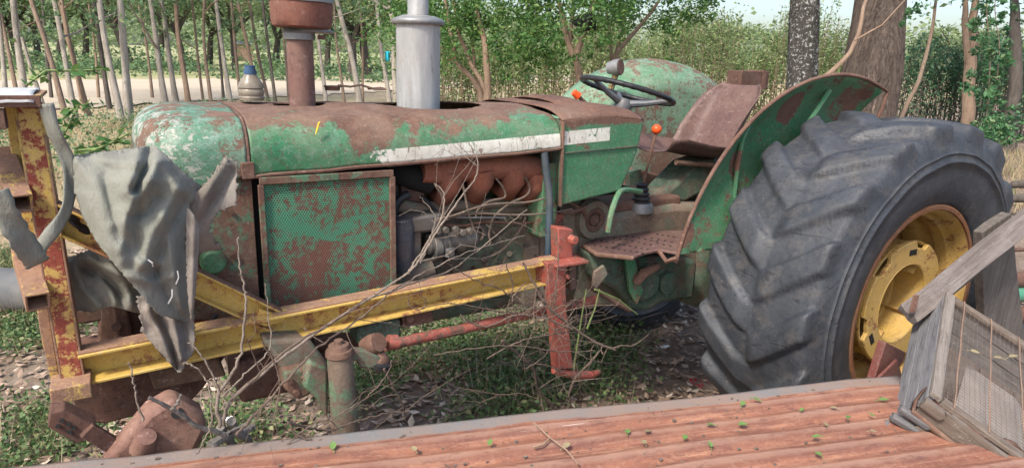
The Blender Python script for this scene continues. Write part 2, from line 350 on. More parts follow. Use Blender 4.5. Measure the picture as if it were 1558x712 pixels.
lm_hedge = leaf_mat('hedge_leaves', (.11, .19, .065), (.27, .35, .14), (.45, .48, .26), .45)  # pale tones put the hedge's sunlight into the leaf colour
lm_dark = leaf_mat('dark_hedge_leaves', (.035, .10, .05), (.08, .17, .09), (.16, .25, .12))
lm_far = leaf_mat('far_acacia_leaves', (.15, .22, .10), (.25, .33, .16), (.34, .40, .21))
lm_weed = leaf_mat('weed_leaves', (.065, .13, .045), (.15, .22, .085), (.30, .30, .15), .25)
lm_grass = leaf_mat('dry_grass', (.34, .28, .15), (.50, .39, .26), (.17, .23, .09), .3)
lm_vine = leaf_mat('vine_leaves', (.05, .15, .06), (.12, .25, .11), (.2, .3, .14), .3)
lm_litter = leaf_mat('fallen_leaf_litter', (.20, .13, .09), (.46, .34, .25), (.58, .49, .40), .1)
def leaf_quads(C, size, asp=.45, up=None, seed=0, szvar=.4, droop=0):
    """numpy leaves: a folded diamond of 4 vertices at every centre"""
    g = np.random.default_rng(seed); n = len(C); d = g.normal(size=(n, 3)); d[:, 2] = d[:, 2]*.7-droop
    d /= np.linalg.norm(d, axis=1)[:, None]; w = np.cross(d, g.normal(size=(n, 3))); w /= np.linalg.norm(w, axis=1)[:, None]
    if up is not None:      # flat-lying leaves
        d[:, 2] *= up; d /= np.linalg.norm(d, axis=1)[:, None]; w = np.cross(d, [0, 0, 1.]+g.normal(size=(n, 3))*up); w /= np.linalg.norm(w, axis=1)[:, None]
    s = size*(1+szvar*g.uniform(-1, 1, n))[:, None]; nn = np.cross(d, w)
    V = np.empty((n, 4, 3)); V[:, 0] = C-d*s*.5; V[:, 2] = C+d*s*.5+nn*s*.08
    V[:, 1] = C+w*s*asp*.5+nn*s*.12-d*s*.05; V[:, 3] = C-w*s*asp*.5+nn*s*.12-d*s*.05
    F = np.arange(n*4).reshape(n, 4); return V.reshape(-1, 3), F
def leaf_tris(V, F):        # fold along the midrib
    return V, np.concatenate([F[:, [0, 1, 2]], F[:, [0, 2, 3]]])
def bark(name, a, b, sx=8, sz=1.2, bs=.6, spots=None, d=.02):
    t = NT(name); v = t.map((sx, sx, sz)); n1 = t.noise(3, 8, .7, .8, v); c = t.mix(t.ramp(n1, .35, .65), a, b)
    c = t.mix(t.ramp(t.noise(2.2, 5, .6), .35, .7, 0, .4), c, tuple(x*.6 for x in a))
    if spots: c = t.mix(t.ramp(t.noise(spots[1], 8, .75, .4), spots[2], spots[2]+.03), c, spots[0])
    return t.out(c, .9, t.bump(n1, bs, d))
b_euc = bark('pale_eucalyptus_bark', (.22, .19, .155), (.38, .345, .30), 5, .8)
b_brown = bark('brown_bark', (.16, .11, .08), (.28, .21, .16), 6, 1)
b_tan = bark('tan_bark', (.20, .135, .095), (.30, .215, .155), 6, 1)
b_dark = bark('dark_bark', (.06, .05, .042), (.13, .11, .095), 5, .8)
b_lich = bark('black_bark_with_lichen', (.022, .02, .018), (.07, .062, .055), 7, 1.5, .8, ((.30, .31, .29), 24, .55))
def big_bark():
    t = NT('thick_ridged_bark'); v = t.map((1, 1, .22)); n0 = t.noise(7, 4, .6, 0)
    wv = t.n('ShaderNodeVectorMath', operation='ADD'); t.l(v, wv.inputs[0]); k = t.n('ShaderNodeCombineXYZ'); t.set(k.inputs[0], t.mth('MULTIPLY', n0, .10)); t.set(k.inputs[2], t.mth('MULTIPLY', n0, .05)); t.l(k.outputs[0], wv.inputs[1])
    e = t.noise(1, 7, .72, .9, t.map((26, 26, 3.2), (0, .06, 0), wv.outputs[0])); r = t.ramp(e, .36, .62)
    c = t.mix(r, (.04, .028, .022), (.19, .14, .11)); c = t.mix(t.ramp(t.noise(20, 8, .7), .4, .7, 0, .5), c, (.25, .20, .165))
    return t.out(c, .92, t.bump(t.mth('ADD', r, t.mth('MULTIPLY', t.noise(60, 6, .7), .25)), 1., .03))
b_big = big_bark()
def wander(a, b, n, amp, seed, sag=0):
    a, b = Vector(a), Vector(b); L = (b-a).length; out = []
    for i in range(n+1):
        t = i/n; p = a.lerp(b, t); k = math.sin(math.pi*min(1, t*1.0))*.6+.4*t
        q = noise.noise_vector(Vector((t*3.1+seed*7.7, seed, seed*.3)))*amp*L*k*(0 if i == 0 else 1); p += q; p.z -= sag*math.sin(math.pi*t); out.append(p)
    return out
def tree(name, label, base, top, r0, barkm, leafm, group, seed, nb=6, crown=(1.2, 1.0), nl=900, ls=.12, extra=(), amp=.03, low=0.45, droop=.3, mesh=None, forks=()):
    base = Vector(base); top = Vector(top); g = random.Random(seed); root = thing(name, label, 'tree', base, group)
    mb = MB(); n = 14; P = wander(base-Vector((0, 0, .12)), top, n, amp, seed)
    rr = [r0*(1.25 if i == 0 else 1.06 if i == 1 else 1)*(1-.72*i/n)*(1+.07*math.sin(i*2.3+seed)) for i in range(n+1)]; mb.tube(P, rr, 9)
    for (f0, f1, fr) in forks: mb.tube(wander(f0, f1, 9, .05, seed+fr*99), [fr*(1-.6*i/9) for i in range(10)], 8)
    H = (top-base).length; cents = []
    lb = MB()
    for k in range(nb):
        i = int(n*(low+(1-low)*(k+g.random())/nb)); i = min(n-1, max(3, i)); a = g.random()*6.28; L = H*g.uniform(.12, .26)*(1.3-.6*i/n)
        q = P[i]+Vector((math.cos(a)*L, math.sin(a)*L, L*g.uniform(.3, .9))); br = wander(P[i], q, 5, .08, seed+k)
        lb.tube(br, [rr[i]*.45*(1-.8*j/5)+.004 for j in range(6)], 5, False); cents += [(br[3], .6), (br[5], 1)]
    for p, w in extra: cents.append((Vector(p), w))
    mb.build('trunk', barkm, root)
    if lb.v: lb.build('branch', barkm, root)
    cents += [(P[-1], 1), (P[-2], .8)]
    C = []
    gg = np.random.default_rng(seed); per = max(4, nl//len(cents))
    for c, w in cents:
        R = crown[0]*w; m = int(per*(w**1.2)+2); sub = max(2, m//14)
        s0 = gg.normal(size=(sub, 3))*[R*.42, R*.42, R*.34*crown[1]]; idx = gg.integers(0, sub, m)
        C.append(np.array(c)+s0[idx]+gg.normal(size=(m, 3))*R*.13)
    C = np.concatenate(C); V, F = leaf_quads(C-np.array(base), ls, .42, seed=seed, droop=droop); V, F = leaf_tris(V, F)
    ob = fast('crown', V, F, leafm, root); return root

# ================================================================== THE TRACTOR
T = thing('tractor', 'old green tractor with rusted hood, yellow steel frame and one big rear wheel', 'tractor', (-1.5, 0, 0))
TL = Vector(T.location)
HZ = 1.50
def sect(w, zb, zt, j, r=.15, crown=.018):      # hood cross-section j in 0..1, near bottom edge over the top to the far one
    side = zt-r-zb; arc = r*math.pi/2; flat = 2*(w-r); tot = 2*side+2*arc+flat; s = j*tot
    if s < side: return -w, zb+s
    s -= side
    if s < arc: a = s/r; return -w+r-r*math.cos(a), zt-r+r*math.sin(a)
    s -= arc
    if s < flat: y = -w+r+s; return y, zt+crown*(1-(y/(w-r))**2)
    s -= flat
    if s < arc: a = math.pi/2-s/r; return w-r+r*math.cos(a), zt-r+r*math.sin(a)
    s -= arc
    return w, zt-r-s
def hood_fn(x0, x1, nose=False):
    def fn(u, v):
        x = x0+(x1-x0)*u; t = (x+2.42)/1.07; w = .335; zb = 1.322+.038*max(0, t); zt = 1.480-.004*t; r = .105
        if nose:
            q = max(0, (-2.42-x)/.27); k = max(0, 1-q**5)**.42; w = .335*(.30+.70*k) if q < 1 else .1; zt = 1.355+(1.478-1.355)*(max(0, 1-q**7)**.45); zb = 1.29-.02*q+.03*(1-q); r = min(.105, (zt-zb)*.75)
        y, z = sect(w, zb, zt, v, r)
        p = Vector((x, y, z)); p += noise.noise_vector(p*4)*.004; p.z += .004*noise.noise(p*11); return p
    return fn
def hskip(c):       # openings round the two stacks
    a = ((c.x+1.735)/.205)**2+((c.y+.035)/.125)**2 < 1; b = ((c.x+2.195)/.085)**2+((c.y+.01)/.075)**2 < 1
    return a or b or ((c.x+2.35)/.05)**2+((c.y-.12)/.02)**2 < 1
def off(o, loc):     # move a part's mesh origin so its material has its own coordinates
    loc = Vector(loc); d = loc-TL; me = o.data; me.transform(Matrix.Translation(-d)); o.location = d; return o
hood = MB().grid(hood_fn(-2.413, -1.352), 150, 84, hskip).build('hood', m_hood, T, solid=.005, ang=60); off(hood, (-1.9, 0, 1.5))
nose = MB().grid(hood_fn(-2.424, -2.688, True), 34, 84).build('hood_nose', m_nose, T, solid=.005, ang=70); off(nose, (-2.5, 0, 1.3))
mb = MB(); f = hood_fn(-2.68801, -2.688, True)
ring = [f(1, j/40) for j in range(41)]; mb.add([p for p in ring]+[Vector((-2.70, 0, 1.33))], [(i, i+1, 41) for i in range(40)]); mb.build('nose_cap', m_nose, T)
mb = MB(); sp = [hood_fn(-2.419, -2.41)(0, j/40)+Vector((0, 0, 0)) for j in range(41)]; mb.tube(sp, .005, 6); mb.build('hood_seam', m_rustd, T)
mb = MB(); sp = [hood_fn(-2.413, -1.352)(u/20, 0)+Vector((0, -.003, -.003)) for u in range(21)]; mb.tube(sp, .006, 6); mb.build('hood_edge', m_rust, T)
mb = MB().box(-2.44, -2.405, -.346, -.338, 1.315, 1.365); mb.bend(.004, 20); mb.build('hood_latch', m_rust, T, bevel=.003)
# added black sheet under the hood, painting the shade in the openings
MB().box(-2.40, -1.36, -.25, .25, 1.33, 1.34).build('hood_shade_liner', m_blackd, T)
# front side sheet and the perforated grille door
P_ = lambda pts, Y: [S(u, v, Y=Y) for u, v in pts]
MB().prism([(-2.66, -.322, .93), (-2.412, -.322, .88), (-2.412, -.322, 1.32), (-2.66, -.322, 1.30)], (0, .006, 0)).build('side_sheet', m_side, T, bevel=.002)
MB().prism([(-2.66, .322, .93), (-2.412, .322, .88), (-2.412, .322, 1.32), (-2.66, .322, 1.30)], (0, .006, 0)).build('side_sheet', m_side, T)
MB().prism([(-2.66, .328, .93), (-2.66, -.322, .93), (-2.66, -.322, 1.30), (-2.66, .328, 1.30)], (-.006, 0, 0)).build('front_screen', m_rustd, T)
MB().cyl(S(322, 394, Y=-.322), S(322, 394, Y=-.322)+Vector((0, -.045, 0)), .034, 24).build('lamp_boss', m_green, T, bevel=.006)
for z, r in ((.0, .010), (.13, .007)):
    p = S(362, 388, Y=-.325); MB().cyl(p+Vector((-.01, -.001, z)), p+Vector((-.01, -.006, z)), r).build('bolt', m_rustd, T)
def panel(y, nm):
    g = MB().grid(lambda u, v: Vector((-2.395+.40*u, y+.004*noise.noise(Vector((u*3, v*3, 1))), .912+.403*v)), 12, 12).build('grille_panel', m_grille, T); off(g, (-2.2, y, 1.11))
    fr = MB(); e = y-.006*(1 if y < 0 else -1)
    for a in ((-2.395, -1.995, 1.297, 1.318), (-2.395, -1.995, .905, .922), (-2.40, -2.384, .922, 1.297), (-2.008, -1.990, .922, 1.297)): fr.box(a[0], a[1], e-.006, e+.006, a[2], a[3])
    fr.build('panel_frame', m_side, g if False else T, bevel=.002)
panel(-.335, 0); panel(.335, 1)
MB().box(-2.41, -1.98, -.30, .30, .93, 1.31).build('radiator_core', m_blackd, T)
# exhaust silencer, air stack and its cleaner
mx, my = -1.765, 0.0
MB().lathe([(.0, 1.30), (.0785, 1.30), (.0785, 1.775), (.079, 1.777), (.062, 1.80), (.0, 1.80)], (mx, my, 0), (0, 0, 1), 48).build('silencer', m_alu, T, ang=30)
MB().lathe([(.089, 1.770), (.094, 1.776), (.094, 1.784), (.089, 1.790), (.060, 1.800), (.04, 1.803)], (mx, my, 0), (0, 0, 1), 48).build('silencer_flange', m_grey, T)
mb = MB().lathe([(.037, 1.78), (.037, 2.30), (.033, 2.30), (.033, 1.9)], (mx, my, 0), (0, 0, 1), 32); mb.build('exhaust_pipe', m_alu, T)
ix = -2.182
MB().lathe([(.043, 1.28), (.0425, 1.50), (.042, 1.705)], (ix, 0, 0), (0.0, 0, 1), 36).build('air_stack', m_pipe, T)
MB().lathe([(.045, 1.700), (.050, 1.703), (.050, 1.722), (.056, 1.728), (.0, 1.729)], (ix, 0, 0), (0, 0, 1), 36).build('stack_collar', m_grey, T)
MB().lathe([(.0, 1.727), (.078, 1.727), (.081, 1.731), (.078, 1.737), (.0, 1.738)], (ix, 0, .0), (0.02, .01, 1), 36).build('stack_plate', m_grey, T)
MB().lathe([(.0, 1.738), (.083, 1.738), (.092, 1.744), (.097, 1.762), (.0985, 1.815), (.096, 1.818)], (ix-.012, 0, 0), (0.012, .0, 1), 36, wob=.012).build('dust_bowl', rusty('bowl_rust', (.20, .075, .05), (.15, .07, .055), 8, .15, .7, .4), T)
MB().lathe([(.099, 1.817), (.102, 1.819), (.102, 1.832), (.094, 1.85), (.08, 1.93), (.05, 1.95), (.0, 1.955)], (ix-.012, 0, 0), (0.012, 0, 1), 36).build('cleaner_cap', m_grey, T)
MB().beam((ix+.052, -.03, 1.712), (ix+.074, -.04, 1.712), .018, .014).build('clamp_bolt', m_rustd, T)
# cowl and dash
cp = [(852, 168), (857, 236), (846, 313), (944, 291), (972, 228), (980, 184), (965, 178), (905, 163)]
pts = P_(cp, -.33); cw = MB(); n = len(pts)
def cowl_out(y0):
    a = [(-1.352, 1.462), (-1.348, 1.30), (-1.345, 1.143), (-1.055, 1.180), (-.985, 1.33), (-.962, 1.452), (-.985, 1.462), (-1.15, 1.476)]
    return [(x, y0, z) for x, z in a]
cw = MB().prism(cowl_out(-.333), (0, .02, 0)); cw.build('cowl_side', m_cowl, T, bevel=.008); off(bpy.data.objects['cowl_side'], (-1.33, 0, 1.40))
MB().prism(cowl_out(.313), (0, .02, 0)).build('cowl_side', m_green, T, bevel=.006)
def cowltop(u, v):
    x = -1.352+.385*u; zs = 1.462+.014*min(1, u*2)-.02*u**3; y = -.333+.666*v; k = 1-abs(y/.333)**5
    p = Vector((x, y, zs-.004+.040*k)); return p+noise.noise_vector(p*6)*.002
MB().grid(cowltop, 24, 30).build('cowl_top', m_rust, T, solid=.004)
MB().beam((-1.345, -.336, 1.145), (-1.350, -.336, 1.455), .016, .006, (1, 0, 0)).build('cowl_edge', m_rust, T)
MB().beam(S(858, 233, Y=-.337), S(972, 222, Y=-.337), .006, .004).build('cowl_crease', m_dark, T)
def dash(u, v):      # instrument hump the steering column leaves from
    a = math.pi*v; x = -1.27+.37*u; w = .205-.03*u; z = 1.50+.022*math.sin(min(1, u*1.5)*math.pi)-.05*u
    return Vector((x, -w*math.cos(a), z-.045+.062*max(0, math.sin(a))**.5))
MB().grid(dash, 14, 22).build('dash_hood', m_rust, T, solid=.005)
MB().prism([(-1.262, -.19, 1.46), (-1.262, .19, 1.46), (-1.262, .17, 1.495), (-1.262, .08, 1.513), (-1.262, -.08, 1.513), (-1.262, -.17, 1.495)], (.012, 0, 0)).build('dash_opening_shade', m_blackd, T)  # black plate stands in for the shade inside the open hump end
MB().prism([(-.905, -.17, 1.30), (-.905, .17, 1.30), (-.905, .16, 1.45), (-.905, -.16, 1.45)], (-.012, 0, 0)).build('dash_panel', m_blackd, T)
p = S(880, 147, Y=.05); MB().lathe([(0, .03), (.014, .03), (.018, 0), (.0, 0)], p, (-.6, .1, .45), 16).build('indicator_cap', m_orange, T)
MB().tube([p, p+Vector((.05, 0, -.035))], .009, 10).build('indicator_stem', m_rust, T)
MB().box(-1.34, -.96, -.30, .30, 1.16, 1.18).build('firewall_floor', m_blackd, T)
MB().box(-1.345, -1.33, -.31, .31, 1.16, 1.46).build('firewall', m_dark, T)
# steering wheel
SWC = Vector((-.775, 0, 1.545)); ax = Vector((math.sin(R_(15)), -.02, math.cos(R_(15)))).normalized()
SW = MB(); e1 = ax.orthogonal().normalized(); e2 = ax.cross(e1); rr_ = .206
vs = []; NN = 96
for i in range(NN):
    a = 2*math.pi*i/NN; c = SWC+(e1*math.cos(a)+e2*math.sin(a))*rr_; rad = (e1*math.cos(a)+e2*math.sin(a))
    for k in range(10):
        b = 2*math.pi*k/10; q = .0112*(1+.16*(1 if (i % 3 == 0 and math.sin(b) < .3) else 0)); vs.append(c+rad*math.cos(b)*q+ax*math.sin(b)*q)
SW.add(vs, [(i*10+k, ((i+1) % NN)*10+k, ((i+1) % NN)*10+(k+1) % 10, i*10+(k+1) % 10) for i in range(NN) for k in range(10)])
sw = SW.build('steering_wheel', m_black, T)
hub = SWC-ax*.055
m_spoke = plain('grey_blue_plastic', (.075, .085, .10), .45, 0, .3, 14, .1, dirt=.25)
for a in (200, 320, 80):
    d = None; v0 = Vector((-1, 0, 0)); v0 = (v0-ax*v0.dot(ax)).normalized(); w0 = ax.cross(v0); d = v0*math.cos(R_(a-200))+w0*math.sin(R_(a-200))
    MB().tube([hub+d*.02, hub+d*.10+ax*.02, SWC+d*(rr_-.006)], [.018, .013, .010], 8).build('spoke', m_spoke, sw)
MB().lathe([(0, .022), (.030, .018), (.040, 0), (.038, -.035), (.022, -.05), (.0, -.05)], hub, ax, 24).build('hub', m_spoke, sw)
MB().tube([hub-ax*.04, hub-ax*.22+Vector((-.02, 0, 0))], .017, 12).build('steering_column', m_dark, T)
# seat: bucket from one curved sheet
def seat_fn(u, v):      # u along front -> back top, v across
    y = (-.5+v)*(.36-.02*max(0, u-.6)/.4); s = u*1.0; yy = abs(v-.5)*2
    if s < .46: t = s/.46; x = -.62+.36*t; z = 1.262+.035*(1-t)**2-.03*t
    elif s < .6: t = (s-.46)/.14; a = t*math.pi*.40; x = -.26+.085*math.sin(a); z = 1.232+.10*(1-math.cos(a))
    else: t = (s-.6)/.4; x = -.179+.150*t; z = 1.301+.275*t
    rim = max(0, yy-.70)/.30; up = Vector((-.1, 0, .05)) if s > .5 else Vector((0, 0, .05))
    k = (rim**1.6*.75+.55*yy**2.2)*(1-.75*max(0, (s-.62)/.38)**1.5); y *= 1-.30*max(0, (s-.86)/.14)**2-.12*max(0, (.10-s)/.10)**2; p = Vector((x, y*(1-.10*(s > .9)*0), z))+up*k*(1.0 if s < .5 else .7)
    if s < .06: p.z -= (.06-s)*.4
    if s > .96 or s < .05: p.y *= .96
    return p+noise.noise_vector(p*7)*.002
se = MB().grid(seat_fn, 48, 24).build('seat', m_seat, T, solid=.005, ang=80)
for (u, v) in ((828, 208), (836, 206), (828, 216), (840, 214), (834, 221)):
    p = S(780+(u-780), v, Y=0) if False else seat_fn(.47+.03*random.random(), .5+random.uniform(-.12, .12)); MB().sphere(p+Vector((0, 0, .006)), .009, 5, (1, 1, .6)).build('bolt', m_rustd, se)
MB().tube([(-.56, -.12, 1.235), (-.32, -.12, 1.21), (-.22, -.12, 1.05)], .012, 8).build('seat_bracket', m_rust, T)
MB().tube([(-.45, 0, 1.20), (-.40, 0, 1.08), (-.2, 0, 1.0)], .035, 8).build('seat_support', m_dark, T)
p = S(1140, 118, Y=.22)
tb = MB().box(p.x-.12, p.x+.10, p.y-.05, p.y+.05, p.z-.06, p.z+.035).build('tool_box', m_rustd, T, bevel=.004)
MB().box(p.x+.045, p.x+.07, p.y-.054, p.y+.054, p.z-.062, p.z+.04).build('strap', m_rust, tb)
# fenders: circle round the axle, concave side towards the wheel
def fender(sgn, mat, a0=11, a1=113, name='fender'):
    def fn(u, v):
        a = R_(a0+(a1-a0)*u)
        # profile: lip -> crown -> side plate
        if v < .22: t = v/.22; rr = .905-.004*t; y = .50+.24*(1-t)*(.25+.75*math.sin(min(1, u*1.15)*math.pi)**.8 if sgn > 0 else .0)
        else: t = (v-.22)/.78; rr = .905-.62*t**1.0; y = .50-.035*math.sin(min(1, t*2)*math.pi/2)
        if sgn < 0 and v < .22: y = .50-.004*(1-t); rr = .905
        p = Vector((-math.cos(a)*rr, sgn*y, .74+math.sin(a)*rr))
        if a < R_(16) and False: pass
        if p.z < .945: p.z = .945
        return p+noise.noise_vector(p*5)*.004
    return MB().grid(fn, 60, 28)
def near_fender():
    def fn(u, v):
        a = R_(9+(113-9)*u); t = v; rr = .905-.55*t; dish = .10*math.sin(min(1, t*3.2)*math.pi/2)*min(1, max(0, (u-.10)*3))
        y = -.50+dish
        p = Vector((-math.cos(a)*rr, y, .74+math.sin(a)*rr))
        if p.z < .945: p = Vector((p.x, p.y, .945))
        if p.x > .30: p.x = .30+(p.x-.30)*.3
        return p+noise.noise_vector(p*5)*.004
    return MB().grid(fn, 70, 30)
fe = near_fender().build('fender', m_fender, T, solid=.006, ang=70)
lip = []
for i in range(61):
    a = R_(11+102*i/60); lip.append(Vector((-math.cos(a)*.907, -.502, .74+math.sin(a)*.907)))
lip += [Vector((.34, -.50, 1.50)), Vector((.325, -.49, 1.44))]
MB().tube(lip, .008, 8).build('fender_lip', m_rust, fe)
rp = [S(u, v, Y=-.455) for u, v in ((1140, 190), (1130, 212), (1122, 250), (1118, 290), (1115, 332))]; MB().tube(rp, [.010, .011, .011, .010, .008], 8).build('fender_rib', m_fender, fe)
rp = [S(u, v, Y=-.455) for u, v in ((1262, 138), (1240, 172), (1225, 195))]; MB().tube(rp, .012, 8).build('fender_rib', m_fender, fe)
def far_fender():
    def fn(u, v):
        a = R_(6+(132-6)*u)
        # rounded shell: inner flank, shoulder, crown
        if v < .55: t = v/.55; rr = .30+.48*t; y = .47
        else: t = (v-.55)/.45; b = t*math.pi/2; rr = .78+.17*math.sin(b); y = .47+.26*(1-math.cos(b))
        p = Vector((-math.cos(a)*rr, y, .74+math.sin(a)*rr))
        if p.z < .95: p.z = .95
        return p+noise.noise_vector(p*4)*.008
    return MB().grid(fn, 60, 36)
ff = far_fender().build('fender', m_fender2, T, solid=.006, ang=70); ff['label'] = 'far fender, faded and rusted along its top'; off(ff, (0, .5, .74))
# work lamp standing on the far fender
p = S(938, 103, Y=.42); lampd = Vector((.35, -.75, .1)).normalized()
wl = MB().lathe([(0, -.05), (.030, -.045), (.040, -.01), (.042, .02), (.040, .022), (0, .022)], p, lampd, 24).build('work_lamp', m_grey, T)
MB().tube([p-Vector((0, 0, .03)), p-Vector((.01, -.03, .13))], .016, 8).build('lamp_stalk', paint('lamp_yellow', (.3, .24, .06), None, .5, 14), wl)
MB().lathe([(0, .0225), (.038, .0235), (.038, .026), (0, .026)], p, lampd, 24).build('lamp_back', m_rust, wl)
# platform (foot step)
pl = [S(890, 373, Z=.945), S(905, 385, Z=.945), S(965, 392, Z=.945), S(1003, 380, Z=.945), S(1022, 385, Z=.945), S(1033, 368, Z=.945), S(1010, 349, Z=.945), S(935, 352, Z=.945), S(905, 362, Z=.945)]
top = [S(u, v, Z=.95) for u, v in ((889, 371), (932, 352), (1040, 350), (1030, 384), (1003, 379), (962, 389), (908, 384))]
ft = MB().prism(top, (0, 0, -.012)).build('foot_plate', m_seat, T, bevel=.003)
sk = [S(u, v, Z=.945) for u, v in ((889, 373), (908, 386), (962, 391), (985, 379), (1003, 381), (1015, 389), (1030, 391))]
sk = [q+Vector((0, 0, -.004)) for q in sk]; sk[5].z -= .02; MB().tube(sk, .009, 8).build('plate_rim', m_rust, ft)
hl = MB()
for i, (u0, v0, u1, v1, n_) in enumerate(((905, 373, 978, 385, 9), (915, 366, 985, 379, 9), (925, 360, 990, 372, 8), (935, 355, 1000, 367, 8), (1000, 356, 1025, 360, 4), (992, 362, 1022, 368, 4), (1000, 370, 1020, 374, 3))):
    for k in range(n_):
        t = k/(n_-1); q = S(u0+(u1-u0)*t, v0+(v1-v0)*t, Z=.9515); hl.cyl(q, q+Vector((0, 0, -.002)), .0055, 8)
kind(hl.build('plate_holes', m_blackd, ft), 'stuff')
# grab handle, gear lever, boots
MB().tube(smooth([S(925, 353, Y=-.36), S(930, 325, Y=-.36), S(940, 297, Y=-.34), S(950, 289, Y=-.32), S(975, 292, Y=-.28)]), .012, 8).build('pedal_arm', m_green, T)
kn = S(999, 197, Y=-.2); gl = MB().tube([S(977, 285, Y=-.16), S(990, 235, Y=-.19), kn], .006, 8).build('gear_lever', m_rust, T)
MB().sphere(kn, .021, 10).build('knob', m_orange, gl)
c = S(975, 305, Y=-.16); bo = MB(); prof = []
for k in range(9): prof.append(((.036-.002*k) if k % 2 else (.046-.0022*k), k*.010))
bo.lathe(prof+[(.012, .09), (0, .09)], c-Vector((0, 0, .01)), (0, 0, 1), 24).build('lever_boot', m_black, T)
MB().lathe([(.0, -.03), (.055, -.03), (.055, 0), (.048, .012), (0, .012)], c-Vector((0, 0, .02)), (0, 0, 1), 24).build('boot_flange', m_grey, T)
# casings: clutch housing, gearbox, axle housing
MB().box(-1.36, -1.10, -.20, .20, .70, 1.14).bend(.02, 5).build('clutch_housing', m_cast, T, bevel=.05)
q = S(903, 334, Y=-.215)
ch = MB().lathe([(.085, -.02), (.078, .01), (.052, .014), (.050, .0)], q, (0, -1, 0), 32).build('cover_ring', m_cast, T)
MB().lathe([(.0, .008), (.022, .008), (.026, .0), (.048, .0), (.05, .012), (.034, .012), (.03, .006)], q, (0, -1, 0), 24).build('plug', m_rustd, ch)
MB().prism([(-1.12, -.19, .62), (-.62, -.19, .60), (-.45, -.19, .66), (-.30, -.19, 1.02), (-.60, -.19, 1.06), (-1.05, -.19, 1.05), (-1.16, -.19, 1.0)], (0, .38, 0)).bend(.012, 6).build('gearbox', m_cast, T, bevel=.03)
MB().box(-1.0, -.55, -.17, .17, 1.04, 1.085).bend(.01, 7, 3).build('gearbox_lid', m_rust, T, bevel=.012)
MB().prism([S(u, v, Y=-.10) for u, v in ((985, 300), (1020, 290), (1060, 250), (1092, 238), (1075, 290), (1040, 308))], (0, .16, 0)).bend(.01, 8).build('hydraulic_cover', m_dark, T, bevel=.015)
MB().box(-.45, .25, -.22, .22, .52, 1.0).bend(.015, 5, 4).build('axle_housing', m_dark, T, bevel=.06)
MB().cyl((0, .75, .74), (0, -.62, .74), .075, 24).build('rear_axle', m_dark, T)
MB().prism([S(u, v, Y=-.30) for u, v in ((898, 385), (955, 392), (1030, 392), (1062, 398), (1058, 455), (1005, 462), (985, 474), (962, 470), (945, 445), (912, 430))], (0, .10, 0)).bend(.01, 7, 9).build('brake_cover', m_dark, T, bevel=.02)
MB().prism([S(u, v, Y=-.33) for u, v in ((948, 392), (962, 392), (975, 440), (965, 462), (955, 442))], (0, -.018, 0)).build('step_bracket', m_fender, T, bevel=.003)
MB().lathe([(.05, -.02), (.05, .012), (.03, .018), (0, .018)], S(1015, 430, Y=-.31), (0, -1, 0), 24).build('drain_boss', m_dark, T)
MB().lathe([(.07, -.02), (.075, .006), (.06, .02), (0, .02)], S(982, 432, Y=-.31), (0, -1, 0), 24).build('drum', m_dark, T)
MB().tube([S(1000, 405, Y=-.36), S(980, 415, Y=-.38), S(968, 430, Y=-.36)], [.016, .022, .018], 10).build('actuator', m_rust, T)
MB().prism([S(u, v, Y=-.40) for u, v in ((902, 412), (916, 402), (922, 415), (906, 436), (897, 440))], (0, -.014, 0)).build('crank_arm', m_cast, T, bevel=.003)
MB().tube([S(898, 436, Y=-.42), S(940, 462, Y=-.42), S(958, 472, Y=-.42)], .010, 8).build('brake_rod', m_rustd, T)
MB().prism([S(u, v, Y=-.26) for u, v in ((905, 392), (955, 394), (957, 425), (925, 432), (905, 420))], (0, .05, 0)).build('battery_tray', paint('tray_teal', (.05, .12, .10), None, .42, 8, dirt=.4), T, bevel=.006)
# far-side clutter seen between seat and fender
MB().prism([S(u, v, Y=.28) for u, v in ((962, 255), (1000, 265), (1040, 280), (1060, 300), (1000, 310), (955, 300))], (0, .12, 0)).build('far_casing', m_rust, T, bevel=.01)
for u in (1018, 1036): MB().tube([S(u, 285, Y=.1), S(u-2, 255, Y=.1)], .008, 6).build('linkage_rod', m_rust, T)
MB().tube([S(1016, 257, Y=.1), S(1038, 255, Y=.1)], .008, 6).build('linkage_rod', m_rust, T)
MB().prism([S(u, v, Y=.2) for u, v in ((960, 300), (958, 262), (975, 258), (985, 300))], (0, .04, 0)).build('pedal_bracket', m_dark, T)
